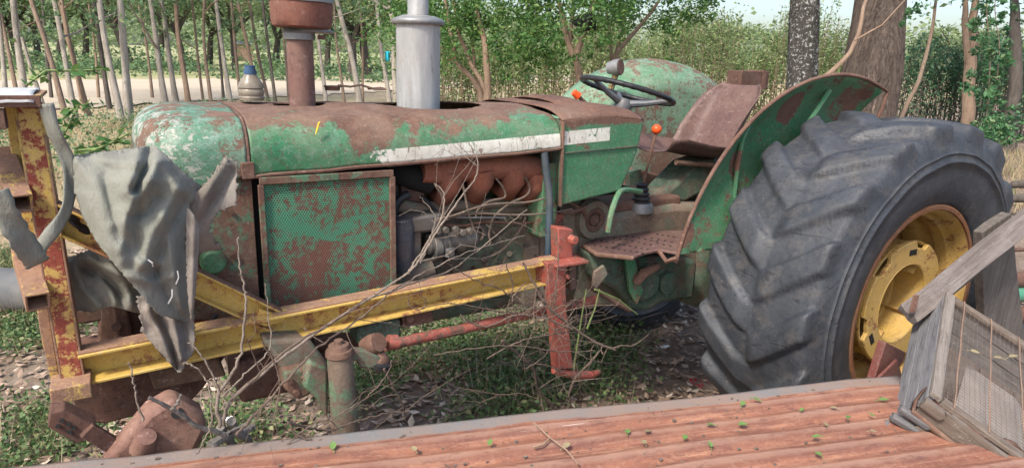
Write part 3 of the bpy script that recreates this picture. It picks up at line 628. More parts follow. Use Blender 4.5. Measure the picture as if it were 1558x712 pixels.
# ------------------------------------------------ rear wheel (drive tyre with worn herringbone lugs)
WY = -.75; WC = Vector((0, WY, .74))
wheel = MB()
half = [(.432, .205), (.428, .222), (.445, .236), (.50, .256), (.56, .265), (.598, .2645), (.602, .270), (.606, .270), (.610, .264), (.632, .261), (.636, .266), (.641, .259), (.650, .256), (.678, .246), (.700, .236), (.712, .222), (.718, .19), (.722, .15), (.725, .11), (.728, .07), (.730, .035), (.731, 0)]
prof = half+[(r, -y) for r, y in half[::-1][1:]]
pr2 = []
for i in range(len(prof)-1):
    a, b = prof[i], prof[i+1]; ns = 3 if a[0] > .64 and b[0] > .64 else 1
    for k in range(ns): pr2.append((a[0]+(b[0]-a[0])*k/ns, a[1]+(b[1]-a[1])*k/ns))
pr2.append(prof[-1]); NL = 18; NT_ = NL*36; vs = []
for i in range(NT_):
    th = 2*math.pi*i/NT_
    for r, y in pr2:
        ay = abs(y); ph = th*NL/(2*math.pi)+(.5 if y > 0 else 0)
        ph -= (ay/.235)**1.2*.72; c = math.cos(2*math.pi*ph)
        l = 1/(1+math.exp(-(c-.05)*9)); wear = .85+.45*noise.noise(Vector((math.cos(th)*3, math.sin(th)*3, y*4)))
        edge = min(1, max(0, (ay-.0)/.06+.25)) if r > .70 else 1; fall = min(1, max(0, (r-.672)/.03))
        hh = (.029+.020*(ay/.24)**2)*l*wear*edge*fall
        if fall > 0 and ay > .225: sx = .008*l*fall*wear
        else: sx = 0
        R0 = r+hh+.004*noise.noise(Vector((math.cos(th)*6, math.sin(th)*6, y*8)))
        # ring lines in the sidewall
        if .6 < r < .615 : sx += .004
        sag = 0
        yy = y+(sx if y > 0 else -sx)
        vs.append(WC+Vector((-math.cos(th)*R0, -yy, math.sin(th)*R0)))
m_ = len(pr2); fs = [(i*m_+k, i*m_+k+1, ((i+1) % NT_)*m_+k+1, ((i+1) % NT_)*m_+k) for i in range(NT_) for k in range(m_-1)]
for p in vs: 
    if p.z < .05: p.z = .05+(p.z-.05)*.35
RW = bpy.data.objects.new('rear_wheel', None); COL.objects.link(RW); RW.parent = T
def wpart(mb_, name, mat, par=RW, **k): o = mb_.build(name, mat, par, **k); return off(o, WC) if False else o
ty = MB().add(vs, fs); ty.build('tyre', m_tyre, RW, ang=75)
A = (0, -1, 0)     # outward axis
rim = MB().lathe([(.430, .222), (.424, .228), (.412, .226), (.404, .212), (.392, .20), (.388, .17), (.382, .155), (.372, .15), (.368, .11), (.382, .10), (.385, .06), (.372, .045), (.362, .03), (.360, -.04), (.372, -.05), (.385, -.15), (.404, -.2), (.424, -.222)], WC, A, 72)
rim.build('rim', m_rim, RW, solid=.005, ang=50)
MB().lathe([(.427, .219), (.431, .226), (.424, .231), (.410, .229), (.404, .215)], WC, A, 72).build('rim_edge', rusty('rim_edge_rust', (.24, .10, .045), (.17, .08, .045), 14, .2), RW)
def disc():       # notched centre disc with slots, standing proud inside the rim
    mb = MB(); n = 96; ro, ri = [], []
    for k in range(n):
        a = 2*math.pi*k/n; w = (a*6/(2*math.pi)+.25) % 1; r = .268 if .14 < w < .86 else .240
        ro.append((r, a)); ri.append((.172, a))
    P3 = lambda r, a, h: WC+Vector((-math.cos(a)*r, -h, math.sin(a)*r))
    vs = []
    for h in (.178, .158):
        vs += [P3(r, a, h) for r, a in ro]+[P3(r, a, h) for r, a in ri]
    fs = []
    for k in range(n):
        k2 = (k+1) % n; fs += [(k, k2, n+k2, n+k), (2*n+k, 3*n+k, 3*n+k2, 2*n+k2), (k, 2*n+k, 2*n+k2, k2), (n+k, n+k2, 3*n+k2, 3*n+k)]
    return mb.add(vs, fs)
dk = disc().build('wheel_disc', m_rim, RW, bevel=.004)
for a_ in (90, 327, 207):
    a = R_(a_); c = WC+Vector((-math.cos(a)*.222, -.1785, math.sin(a)*.222)); t_ = Vector((math.sin(a), 0, math.cos(a)))
    MB().obox(c, t_*.026, Vector((0, .002, 0)), t_.cross(Vector((0, 1, 0)))*.012).build('slot', m_blackd, dk, bevel=.006)
MB().lathe([(.174, .178), (.168, .172), (.165, .10), (.166, .05), (.172, .0)], WC, A, 64).build('disc_throat', m_rim, RW, solid=.004)
MB().lathe([(.266, .160), (.255, .14), (.25, .02), (.27, .0), (.36, -.03)], WC, A, 64).build('disc_skirt', m_rim, RW, solid=.004)
MB().lathe([(.174, .045), (.150, .040), (.145, .005), (.095, .0), (.085, .03), (.05, .035), (.045, .06), (.0, .06)], WC, A, 48).build('hub_plate', m_rim, RW)
for k in range(8):
    a = R_(45*k+10); c = WC+Vector((-math.cos(a)*.120, -.002, math.sin(a)*.120)); MB().cyl(c, c+Vector((0, -.026, 0)), .012, 6).build('wheel_nut', m_rim, RW)
for k in range(4):
    a = R_(90*k+30); t_ = Vector((-math.cos(a), 0, math.sin(a))); MB().beam(WC+t_*.150+Vector((0, -.16, 0)), WC+t_*.150+Vector((0, -.01, 0)), .010, .03, t_).build('rib', m_rim, RW)
for k in range(8):
    a = R_(45*k+22); t_ = Vector((-math.cos(a), 0, math.sin(a))); c = WC+t_*.365+Vector((0, -.035, 0)); s_ = Vector((math.sin(a), 0, math.cos(a)))
    MB().obox(c-t_*.01, s_*.022, t_*.018, Vector((0, .03, 0))).build('rim_lug', m_rim, RW, bevel=.006)
# far wheel: only its lower part shows under the casings
o2 = bpy.data.objects.new('rear_wheel', None); COL.objects.link(o2); o2.parent = T; o2.location = (0, 1.62, 0)
for nm in ('tyre', 'rim', 'wheel_disc'):
    s_ = bpy.data.objects[nm]; cpy = s_.copy(); COL.objects.link(cpy); cpy.parent = o2

# ------------------------------------------------ engine
MB().box(-1.98, -1.34, -.16, .2, .78, 1.12).bend(.012, 6).build('engine_block', m_block, T, bevel=.02)
MB().box(-1.97, -1.36, -.13, .2, 1.12, 1.28).bend(.01, 7, 5).build('cylinder_head', paint('head_green', (.04, .11, .05), None, .45, 8, rust=(.06, .05, .04), rust2=(.1, .08, .06), dirt=.35), T, bevel=.012)
MB().box(-2.0, -1.36, -.10, .18, .66, .75).bend(.012, 6, 8).build('oil_pan', m_dark, T, bevel=.03)
MB().prism([S(u, v, Y=-.165) for u, v in ((650, 400), (700, 385), (735, 378), (775, 345), (820, 335), (828, 395), (660, 432))], (0, -.02, 0)).bend(.006, 9).build('side_cover', m_block, T, bevel=.01)
for (u, v, r) in ((737, 394, .012), (702, 399, .009), (775, 386, .012), (741, 402, .008), (662, 415, .01)):
    MB().cyl(S(u, v, Y=-.184), S(u, v, Y=-.196), r, 6).build('bolt', m_cast, T)
MB().lathe([(.03, -.01), (.034, .01), (.022, .014), (0, .010)], S(820, 356, Y=-.17), A, 16).build('core_plug', m_cast, T)
# exhaust manifold: log with three downturned ports
mf = MB(); pp = [S(u, v, Y=-.24) for u, v in ((640, 262), (665, 262), (700, 258), (740, 254), (780, 252), (812, 257), (828, 270))]
mf.tube(pp, [.040, .044, .048, .044, .048, .046, .030], 18)
for u, v in ((683, 272), (731, 268), (779, 266), (815, 272)):
    a = S(u, v-8, Y=-.245); mf.tube([a, a+Vector((0, -.004, -.04)), a+Vector((0, .03, -.085)), a+Vector((0, .13, -.08))], [.050, .047, .038, .034], 14)
mf.bend(.010, 16).build('exhaust_manifold', m_rusto, T, ang=80)
MB().tube([S(600, 262, Y=-.20), S(625, 268, Y=-.22), S(655, 280, Y=-.22)], [.04, .045, .038], 14).build('inlet_elbow', m_blackd, T)
MB().box(-2.0, -1.9, -.20, .1, 1.05, 1.26).bend(.01, 9).build('water_pump', m_pump, T, bevel=.02)
MB().tube([S(602, 310, Y=-.20), S(640, 318, Y=-.20), S(700, 313, Y=-.19), S(820, 305, Y=-.18)], [.030, .026, .022, .018], 12).build('water_pipe', m_cast, T)
MB().tube([S(604, 322, Y=-.19), S(700, 322, Y=-.18), S(822, 318, Y=-.18)], .018, 10).build('rail_pipe', m_block, T)
# injection pump and filter
ip = MB().cyl(S(648, 372, Y=-.26), S(722, 362, Y=-.26), .038, 20).build('injection_pump', m_pump, T, bevel=.006)
MB().box(-1.93, -1.80, -.30, -.20, 1.09, 1.15).bend(.004, 20).build('pump_head', m_pump, ip, bevel=.01)
for u, v, r, l in ((655, 376, .052, .03), (690, 368, .044, .03), (675, 371, .048, .012)): MB().cyl(S(u, v, Y=-.255), S(u, v, Y=-.255)+Vector((l, 0, 0)), r, 16).build('pump_flange', m_pump, ip, bevel=.004)
for u, v in ((683, 383), (700, 352), (675, 348), (712, 350), (663, 350), (690, 347)): MB().cyl(S(u, v, Y=-.30), S(u, v, Y=-.30)+Vector((0, -.025, 0)), .012, 6).build('fitting', m_pump, ip, bevel=.002)
MB().cyl(S(683, 376, Y=-.29), S(683, 389, Y=-.29), .02, 12).build('fitting', m_grey, ip)
MB().lathe([(0, 0), (.035, 0), (.040, .02), (.040, .155), (.034, .175), (.034, .185), (0, .185)], S(613, 411, Y=-.28), (0, 0, 1), 24).build('fuel_filter', plain('filter_blue_black', (.04, .045, .06), .4, 0, .2, 20, .1, dirt=.3), T)
MB().lathe([(0, 0), (.031, 0), (.034, .006), (.034, .018), (.02, .022), (0, .022)], S(612, 341, Y=-.28), (0, 0, 1), 20).build('filter_cap', m_grey, T)
MB().box(-1.925, -1.875, -.29, -.20, .99, 1.13).bend(.004, 15).build('filter_head', m_pump, T, bevel=.008)
MB().cyl(S(632, 428, Y=-.27), S(652, 418, Y=-.20), .03, 12).build('starter_nose', m_cast, T)
MB().tube([S(655, 405, Y=-.24), S(600, 428, Y=-.24)], .04, 14).build('starter_motor', m_cast, T)
for k, path in enumerate((((720, 380), (745, 372), (744, 355), (752, 330), (775, 310), (800, 298), (806, 285), (798, 268)), ((724, 330), (728, 318), (745, 306), (768, 300), (765, 285), (755, 272)),
        ((722, 355), (718, 340), (712, 320), (708, 300), (704, 280)), ((676, 330), (675, 315), (672, 298), (662, 282)), ((676, 334), (720, 325), (780, 327), (830, 325), (870, 318)),
        ((662, 334), (690, 328), (740, 312), (800, 308), (828, 302)))):
    MB().tube(smooth([S(u, v, Y=-.29-.006*k) for u, v in path]), .0038, 6).build('fuel_line', m_line, T)
MB().tube([S(694, 331, Y=-.31), S(770, 331, Y=-.31)], .003, 6).build('throttle_rod', m_grey, T)
MB().tube(smooth([S(828, 232, Y=-.335), S(831, 260, Y=-.34), S(836, 300, Y=-.35), S(835, 350, Y=-.36), S(834, 396, Y=-.37)]), .0135, 12).build('black_hose', m_hose, T)
MB().box(-1.40, -1.33, -.30, -.20, 1.02, 1.30).build('engine_rear_plate', m_green, T, bevel=.004)
MB().box(-1.40, -1.34, -.20, .20, .70, 1.06).build('flywheel_plate', m_cast, T)

for u, v, r in ((612, 292, .012), (628, 300, .010), (640, 292, .012), (618, 318, .010), (705, 330, .010), (760, 338, .009), (790, 330, .009), (810, 330, .011), (664, 352, .010), (730, 352, .012), (742, 344, .009), (752, 384, .010), (800, 372, .010), (640, 412, .011), (690, 412, .009), (720, 408, .009), (760, 400, .009), (812, 388, .009), (604, 296, .009)):
    q = S(u, v, Y=-.19); MB().cyl(q+Vector((0, .03, 0)), q+Vector((0, -.012, 0)), r, 6).build('bolt', random.choice((m_pump, m_rustd, m_cast)), T)
for pth, r, mt in ((((604, 352), (598, 330), (606, 306), (622, 296)), .016, m_black), (((640, 300), (655, 312), (668, 330), (670, 345)), .007, m_black), (((735, 395), (765, 380), (790, 352), (800, 330)), .005, m_line), (((640, 338), (700, 344), (740, 338), (800, 340), (838, 330)), .006, m_rustd), (((700, 352), (730, 346), (735, 360), (722, 372)), .005, m_line), (((838, 300), (860, 306), (885, 318), (892, 332)), .006, m_rust), (((850, 322), (870, 322), (890, 316)), .010, m_rust)):
    MB().tube(smooth([S(u, v, Y=-.24) for u, v in pth]), r, 8).build('hose', mt, T)
for q_, mt in ((((606, 272), (640, 276), (640, 305), (606, 302)), m_rustd), (((716, 340), (734, 338), (738, 356), (720, 358)), m_pump), (((640, 392), (668, 388), (672, 402), (646, 408)), m_cast), (((838, 318), (850, 316), (852, 346), (840, 348)), m_redrod)):
    MB().prism([S(u, v, Y=-.20) for u, v in q_], (0, -.03, 0)).bend(.003, 30).build('bracket', mt, T, bevel=.003)
for u, v in ((440, 578), (462, 574), (450, 596)): q = S(u, v, Y=-.54); MB().cyl(q, q+Vector((0, -.012, 0)), .009, 6).build('bolt', m_rust, T)
# ------------------------------------------------ yellow loader frame
LF = bpy.data.objects.new('loader_frame', None); COL.objects.link(LF); LF.parent = T
def channel(a, b, h, d, t, mat, name, out=(0, -1, 0), up=(0, 0, 1), par=LF, seed=0):     # C-section: web + two flanges pointing 'out'
    a, b, out, up = map(Vector, (a, b, out, up)); dr = (b-a); mb = MB(); web = -out*(d/2)
    mb.obox((a+b)/2+web, dr/2, out*t/2, up*h/2); mb.obox((a+b)/2+up*(h/2-t/2)+out*t/2, dr/2, out*(d/2), up*t/2); mb.obox((a+b)/2-up*(h/2-t/2)+out*t/2, dr/2, out*(d/2), up*t/2)
    return mb.build(name, mat, par, bevel=.002)
ra, rb = Vector((-2.865, -.45, .888)), Vector((-1.43, -.45, .945))
up_ = Vector((-.04, 0, 1)).normalized()
channel(ra, rb, .082, .055, .008, m_yel, 'side_rail', up=up_)
MB().obox((ra+rb)/2+up_*.043+Vector((0, .002, 0)), (rb-ra)/2, (0, .028, 0), up_*.002).build('rail_top', m_yelrust, LF)
channel(ra+Vector((0, .9, 0)), rb+Vector((0, .9, 0)), .082, .055, .008, m_yel, 'side_rail', out=(0, 1, 0), up=up_)
# upright post, foot and side flange
pt, pb = Vector((-2.892, -.455, 1.535)), Vector((-2.885, -.455, .845))
po = MB().obox((pt+pb)/2, (pt-pb)/2, (.021, 0, 0), (0, .004, 0)).build('front_post', m_yelred, LF, bevel=.002)
MB().obox((pt+pb)/2+Vector((-.023, .03, 0)), (pt-pb)/2, (.003, 0, 0), (0, .034, 0)).build('post_flange', m_yelrust, po, bevel=.002)
MB().obox((pt+pb)/2+Vector((.023, .022, 0)), (pt-pb)/2, (.003, 0, 0), (0, .026, 0)).build('post_flange', m_yelrust, po, bevel=.002)
MB().obox((-2.888, -.47, .849), (.042, 0, 0), (0, .045, 0), (0, 0, .020)).build('post_foot', m_yelrust, LF, bevel=.003)
MB().prism([S(u, v, Y=-.40) for u, v in ((47, 400), (62, 400), (92, 585), (80, 590), (60, 500))], (0, .012, 0)).build('corner_plate', m_yelrust, LF, bevel=.002)
MB().prism([S(u, v, Y=-.42) for u, v in ((76, 590), (88, 588), (93, 600), (90, 628), (82, 612))], (0, .01, 0)).build('torn_tab', m_yelrust, LF, bevel=.002)
# second post behind and crossing tubes
MB().obox((-2.93, -.30, 1.22), (.02, 0, 0), (0, .022, 0), (0, 0, .32)).build('rear_post', m_yel, LF, bevel=.003)
def rhs(a, b, w, mat, nm):
    a, b = Vector(a), Vector(b); d = (b-a).normalized(); s_ = d.cross(Vector((0, 0, 1))).normalized(); u_ = s_.cross(d)
    mb = MB(); c = [(-1, -1), (1, -1), (1, 1), (-1, 1)]; vs = []
    for p in (a, b):
        for k in (w/2, w/2-.005): vs += [p+s_*x*k+u_*y*k for x, y in c]
    fs = []
    for i in range(4):
        j = (i+1) % 4; fs += [(i, j, 8+j, 8+i), (4+i, 12+i, 12+j, 4+j), (i, 4+i, 4+j, j), (8+i, 8+j, 12+j, 12+i)]
    return mb.add(vs, fs).build(nm, mat, LF, bevel=.0015)
e1_ = S(32, 311, Y=-.50); e2_ = S(58, 460, Y=-.50)
rhs(e1_, S(4, 236, Y=-.28)+Vector((0, .0, 0)), .046, m_yelrust, 'square_tube')
rhs(e2_, S(36, 388, Y=-.32), .048, m_yelrust, 'square_tube')
# top plate assembly
tp = MB().box(-3.10, -2.862, -.50, -.30, 1.548, 1.556); tp.build('top_plate', m_yelrust, LF, bevel=.002)
MB().box(-3.10, -2.862, -.508, -.500, 1.53, 1.556).build('plate_lip', m_rust, LF, bevel=.002)
rhs((-2.93, -.485, 1.505), (-3.12, -.485, 1.505), .042, m_rust, 'square_tube')
def wrap(u, v): return Vector((-3.1+.225*u, -.512+.20*v-.0, 1.561+.006*noise.noise(Vector((u*9, v*3, 0)))+(-.02*max(0, 1-v*12))))
MB().grid(wrap, 20, 16).build('plastic_wrap', plain('clear_dusty_plastic', (.50, .50, .50), .35, 0, .2, 9, .4), LF, solid=.001)
# diagonal brace
da, db = S(58, 318, Y=-.44), S(418, 487, Y=-.44); dd = (db-da).normalized(); un = Vector((0, 0, 1)); un = (un-dd*un.dot(dd)).normalized()
channel(da, db, .066, .030, .006, m_yel, 'diagonal_brace', up=un)
MB().obox((da+db)/2+un*.0345, (db-da)/2, (0, .016, 0), un*.0018).build('brace_edge', m_rust, LF)
MB().prism([S(u, v, Y=-.465) for u, v in ((395, 470), (437, 486), (405, 496), (388, 492))], (0, .02, 0)).build('brace_shoe', m_yel, LF)
# red bracket with clamp
RB = bpy.data.objects.new('red_bracket', None); COL.objects.link(RB); RB.parent = T
MB().prism([S(u, v, Y=-.50) for u, v in ((832, 400), (862, 398), (861, 430), (862, 470), (868, 520), (872, 560), (846, 562), (842, 500), (835, 440))], (0, .035, 0)).build('leg_plate', m_red, RB, bevel=.003)
MB().prism([S(u, v, Y=-.47) for u, v in ((824, 399), (833, 398), (835, 438), (826, 436))], (0, .06, 0)).build('clamp_cheek', m_red, RB, bevel=.003)
MB().prism([S(u, v, Y=-.44) for u, v in ((866, 396), (876, 396), (877, 440), (868, 442))], (0, .05, 0)).build('clamp_cheek', m_rust, RB, bevel=.003)
MB().box(-1.475, -1.335, -.52, -.40, .975, .985).build('clamp_plate', m_red, RB, bevel=.002)
MB().prism([S(u, v, Y=-.46) for u, v in ((849, 347), (872, 349), (872, 394), (850, 394))], (0, .05, 0)).build('upper_block', m_red, RB, bevel=.004)
MB().cyl(S(868, 363, Y=-.47), S(868, 363, Y=-.47)+Vector((0, -.03, 0)), .017, 6).build('bolt', m_redrod, RB, bevel=.003)
MB().cyl(S(862, 420, Y=-.50), S(862, 420, Y=-.50)+Vector((0, -.012, 0)), .008, 6).build('bolt', m_redrod, RB)
MB().tube([S(843, 562, Y=-.48), S(870, 570, Y=-.48), S(900, 570, Y=-.49), S(912, 565, Y=-.49)], [.016, .018, .016, .010], 10).build('hook_foot', m_redrod, RB)
# steering drag link
MB().tube([S(585, 526, Y=-.50), S(905, 456, Y=-.34)], .0175, 14).build('drag_link', m_redrod, T)
# ------------------------------------------------ front axle
MB().prism([S(u, v, Y=-.50) for u, v in ((400, 520), (470, 515), (505, 560), (500, 600), (478, 598), (445, 585))], (0, .12, 0)).bend(.006, 9).build('axle_beam', m_cast, T, bevel=.012)
MB().box(-2.50, -2.20, -.40, .42, .66, .80).bend(.008, 7).build('front_bolster', m_rustd, T, bevel=.015)
MB().prism([S(u, v, Y=-.54) for u, v in ((432, 566), (470, 560), (475, 600), (455, 610), (432, 592))], (0, .10, 0)).build('axle_clamp', paint('axle_block', (.07, .12, .07), None, .52, 10, rust=(.14, .07, .05), dirt=.4), T, bevel=.01)
kp0, kp1 = S(516, 532, Y=-.60), S(530, 690, Y=-.60); kd = (kp1-kp0)
m_kp = paint('kingpin_paint', (.09, .17, .10), (.07, .2, .10), .54, 8, rust=(.13, .09, .07), rust2=(.18, .13, .10), dirt=.4)
kp1 = kp0+Vector((.015, -.01, -.42)); kd = kp1-kp0
MB().lathe([(.0, .0), (.034, .0), (.036, .05), (.0365, .12), (.042, .30), (.045, .42), (.0, .42)], kp0, kd, 28).bend(.002, 20).build('kingpin_tube', m_kp, T)
MB().lathe([(0, -.03), (.012, -.03), (.012, -.018), (.028, -.016), (.031, -.004), (.036, -.002), (.039, .006), (.039, .014), (.034, .018)], kp0, kd, 28).build('kingpin_cap', m_rust, T, ang=30)
MB().prism([S(u, v, Y=-.57) for u, v in ((470, 548), (500, 560), (500, 640), (485, 610), (462, 590))], (0, .05, 0)).build('axle_web', m_kp, T, bevel=.01)
MB().prism([p_+Vector((0, 0, 0)) for p_ in [S(u, v, Y=-.60) for u, v in ((505, 531), (555, 533), (582, 545), (575, 562), (548, 560), (545, 549), (510, 552))]], (0, .03, 0)).build('steering_arm', m_kp, T, bevel=.006)
bj = S(579, 553, Y=-.58)
MB().lathe([(0, .03), (.012, .03), (.016, .02), (.024, .012), (.026, -.01), (.018, -.03), (0, -.03)], bj+Vector((0, 0, .01)), (0, 0, 1), 18).build('ball_joint', m_rust, T)
MB().lathe([(.018, -.012), (.034, -.010), (.036, .004), (.020, .012)], bj, (.2, 0, 1), 20).build('rubber_boot', m_black, T)
MB().lathe([(0, .03), (.028, .03), (.032, 0), (.028, -.03), (0, -.03)], S(567, 524, Y=-.56), (.3, -.6, .4), 18).build('rod_end', m_rust, T)
MB().tube([S(590, 520, Y=-.55), S(604, 520, Y=-.55)], .022, 12).build('rod_collar', m_redrod, T)
MB().box(-2.16, -2.02, -.46, -.36, .80, .865).build('engine_mount', m_dark, T, bevel=.01)
MB().prism([S(u, v, Y=-.44) for u, v in ((612, 474), (658, 466), (660, 490), (612, 500))], (0, .08, 0)).build('mount_block', m_rust, T, bevel=.004)
MB().prism([S(u, v, Y=-.42) for u, v in ((552, 492), (608, 482), (608, 508), (560, 512))], (0, .08, 0)).build('mount_plate', m_green, T, bevel=.004)
MB().cyl(S(624, 485, Y=-.445), S(624, 485, Y=-.46), .013, 6).build('bolt', m_rust, T)
MB().tube([S(470, 520, Y=-.40), S(560, 520, Y=-.36), S(600, 505, Y=-.30)], .03, 12).build('tie_tube', m_rustd, T)
# under-nose castings and plates
MB().prism([S(u, v, Y=-.34) for u, v in ((100, 580), (230, 560), (300, 545), (345, 540), (310, 590), (290, 612), (160, 645), (118, 642))], (0, .10, 0)).build('skid_plate', m_rustd, T, bevel=.006)
MB().prism([S(u, v, Y=-.43) for u, v in ((225, 566), (330, 545), (345, 572), (235, 594))], (0, .10, 0)).build('cross_bar', rusty('crossbar_rust', (.12, .07, .045), (.19, .11, .07), 8, .3), T, bevel=.006)
MB().box(-2.52, -2.49, -.40, -.36, .72, .85).build('hanger', m_rust, T, bevel=.003)
MB().prism([S(u, v, Y=-.20) for u, v in ((150, 440), (280, 380), (345, 400), (360, 480), (310, 505), (148, 530))], (0, .20, 0)).bend(.004, 9).build('front_casting', m_rustd, T, bevel=.01)
for q_ in (((98, 450), (160, 440), (160, 488), (104, 496)), ((108, 524), (160, 516), (160, 540), (112, 548))): MB().prism([S(u, v, Y=-.20) for u, v in q_], (0, .05, 0)).build('casting_arm', m_rustd, T, bevel=.006)
MB().prism([S(u, v, Y=-.24) for u, v in ((165, 440), (185, 432), (205, 525), (180, 528))], (0, .05, 0)).build('casting_web', m_rust, T, bevel=.008)
for u, v in ((177, 497), (181, 517)): MB().cyl(S(u, v, Y=-.245), S(u, v, Y=-.27), .016, 6).build('bolt', m_rustd, T, bevel=.003)
MB().prism([S(u, v, Y=-.26) for u, v in ((300, 450), (380, 470), (400, 500), (310, 520), (285, 490))], (0, .06, 0)).build('radiator_tank', m_rusto, T, bevel=.008)
MB().tube([S(285, 490, Y=-.36), S(300, 497, Y=-.37), S(318, 492, Y=-.37), S(330, 478, Y=-.36)], .006, 8).build('black_cable', m_black, T)
# ================================================================== THE REST OF THE PLACE
# ------------------------------------------------ tarpaulin over the tractor nose
def cloth_mat(name, a, b, stain):
    t = NT(name); c = t.mix(t.ramp(t.noise(6, 7, .6), .35, .65), a, b); c = t.mix(t.ramp(t.noise(9, 8, .7), .50, .68, 0, .75), c, stain); c = t.mix(t.ramp(t.noise(4, 6, .7), .48, .68, 0, .4), c, (.13, .17, .12))
    w = t.noise(1, 2, .5, 0, t.map((700, 700, 120))); c = t.mix(t.mth('MULTIPLY', w, .12), c, (.1, .1, .1))
    return t.out(c, .85, t.bump(t.noise(1, 5, .65, .8, t.map((26, 26, 9), (.3, .4, 0))), .6, .012, t.bump(t.mth('ADD', t.mth('MULTIPLY', w, .5), t.noise(60, 6, .7)), .5, .003)))
m_cl = cloth_mat('grey_canvas', (.19, .195, .165), (.255, .255, .222), (.17, .14, .12))
m_cl2 = cloth_mat('brown_canvas', (.20, .172, .15), (.28, .245, .215), (.13, .10, .08))
m_cl3 = cloth_mat('dark_canvas', (.17, .15, .132), (.235, .21, .185), (.10, .08, .07))
tarp = thing('canvas_sheet', 'torn faded grey canvas draped over the left nose of the tractor and its yellow brace', 'canvas', S(200, 300, Y=-.5))
def poly_at(P, t):
    L = [0]
    for a, b in zip(P, P[1:]): L.append(L[-1]+math.hypot(b[0]-a[0], b[1]-a[1]))
    s = t*L[-1]
    for i in range(len(P)-1):
        if s <= L[i+1] or i == len(P)-2:
            q = (s-L[i])/(L[i+1]-L[i]+1e-9); return (P[i][0]+(P[i+1][0]-P[i][0])*q, P[i][1]+(P[i+1][1]-P[i][1])*q)
def segd(u, v, P):
    best = 1e9
    for a, b in zip(P, P[1:]):
        dx, dy = b[0]-a[0], b[1]-a[1]; q = max(0, min(1, ((u-a[0])*dx+(v-a[1])*dy)/(dx*dx+dy*dy+1e-9)))
        best = min(best, math.hypot(u-a[0]-dx*q, v-a[1]-dy*q))
    return best
def cloth(name, L, R, Yf, folds, mat, nu=50, nv=50, fray=1.5, seed=0, fold_noise=.012, thick=.003, cf=.8):
    mb = MB(); vs = []
    for i in range(nu+1):
        t = i/nu; a, b = poly_at(L, t), poly_at(R, t)
        for j in range(nv+1):
            s = j/nv; u = a[0]+(b[0]-a[0])*s; v = a[1]+(b[1]-a[1])*s
            e = min(s, 1-s, t, 1-t)
            u0, v0 = u, v
            if e < .02: u0 += fray*noise.noise(Vector((u*.3, v*.3, seed)))*2; v0 += fray*noise.noise(Vector((v*.3, u*.3, seed+5)))*2
            y = Yf(u, v)
            for P, amp, w in folds:
                d = segd(u, v, P); y -= amp*cf*math.exp(-(d/w)**1.7)
            y -= fold_noise*noise.noise(Vector((u*.02, v*.02, seed)))+fold_noise*.16*noise.noise(Vector((u*.05+v*.03, v*.02, seed+3)))
            vs.append(S(u0, v0, Y=y))
    mb.add(vs, [(i*(nv+1)+j, (i+1)*(nv+1)+j, (i+1)*(nv+1)+j+1, i*(nv+1)+j+1) for i in range(nu) for j in range(nv)])
    return mb.build(name, mat, tarp, solid=thick, ang=180)
Yc = lambda u, v: -.50-.10*math.sin(min(1, max(0, (u-110)/190))*math.pi)*min(1, max(0, (v-215)/60)) + max(0, (245-v)/30)*.10
cloth('cloth_panel', [(112, 238), (114, 290), (126, 330), (150, 372), (180, 408), (212, 445), (240, 478), (283, 490)],
      [(236, 221), (262, 246), (286, 268), (310, 287), (290, 310), (283, 335), (280, 365), (284, 405), (291, 445), (290, 488)], Yc,
      [([(228, 226), (222, 255), (205, 290)], -.055, 7), ([(212, 224), (205, 255), (196, 290)], .045, 11), ([(240, 232), (232, 262), (215, 295)], .03, 10),
       ([(205, 300), (190, 340), (188, 370)], .025, 9), ([(215, 300), (205, 345), (215, 390)], -.02, 8), ([(270, 290), (235, 350), (215, 400)], .03, 13),
       ([(285, 300), (255, 355), (235, 420)], -.022, 8), ([(115, 245), (150, 290), (170, 340)], .02, 14), ([(130, 240), (175, 262), (200, 262)], -.018, 9),
       ([(250, 330), (262, 400), (275, 470)], .02, 9), ([(230, 400), (255, 450), (280, 485)], -.015, 7), ([(130, 300), (150, 340), (185, 395)], .018, 12), ([(160, 270), (172, 330), (205, 400)], -.02, 10), ([(245, 245), (270, 285), (290, 300)], .02, 9), ([(185, 380), (215, 400), (245, 400)], .016, 8), ([(240, 300), (225, 320), (200, 330)], -.02, 8), ([(195, 420), (230, 430), (262, 420)], .014, 7)], m_cl, 84, 70, seed=1)
cloth('cloth_panel', [(311, 282), (288, 305), (286, 340), (292, 372), (286, 408)], [(346, 236), (361, 248), (360, 300), (360, 312), (334, 320), (322, 338), (318, 352), (328, 366), (341, 380), (318, 374), (300, 378)],
      lambda u, v: -.47-.04*math.sin((v-240)/140*3), [([(340, 250), (310, 300), (295, 350)], .025, 12), ([(355, 262), (330, 300), (300, 345)], -.02, 7)], m_cl2, 60, 36, fray=4, seed=2)
cloth('cloth_hem', [(284, 318), (283, 360), (284, 420), (290, 486)], [(288, 316), (303, 342), (303, 380), (298, 430), (293, 486)], lambda u, v: -.575, [([(295, 330), (292, 470)], .015, 6)], m_cl2, 40, 10, seed=3)
cloth('cloth_bunch', [(92, 396), (98, 430), (106, 460), (112, 472)], [(150, 376), (200, 396), (228, 436), (215, 478), (180, 462), (140, 474)], lambda u, v: -.36-.05*math.sin((u-90)/60),
      [([(135, 392), (165, 410), (205, 428)], .05, 8), ([(130, 408), (160, 425), (185, 450)], -.045, 7), ([(165, 395), (190, 430), (200, 465)], .045, 9), ([(110, 400), (125, 440), (150, 465)], .04, 10), ([(150, 420), (168, 440), (176, 462)], .035, 6)], m_cl3, 50, 50, seed=4, fold_noise=.014, cf=.55)
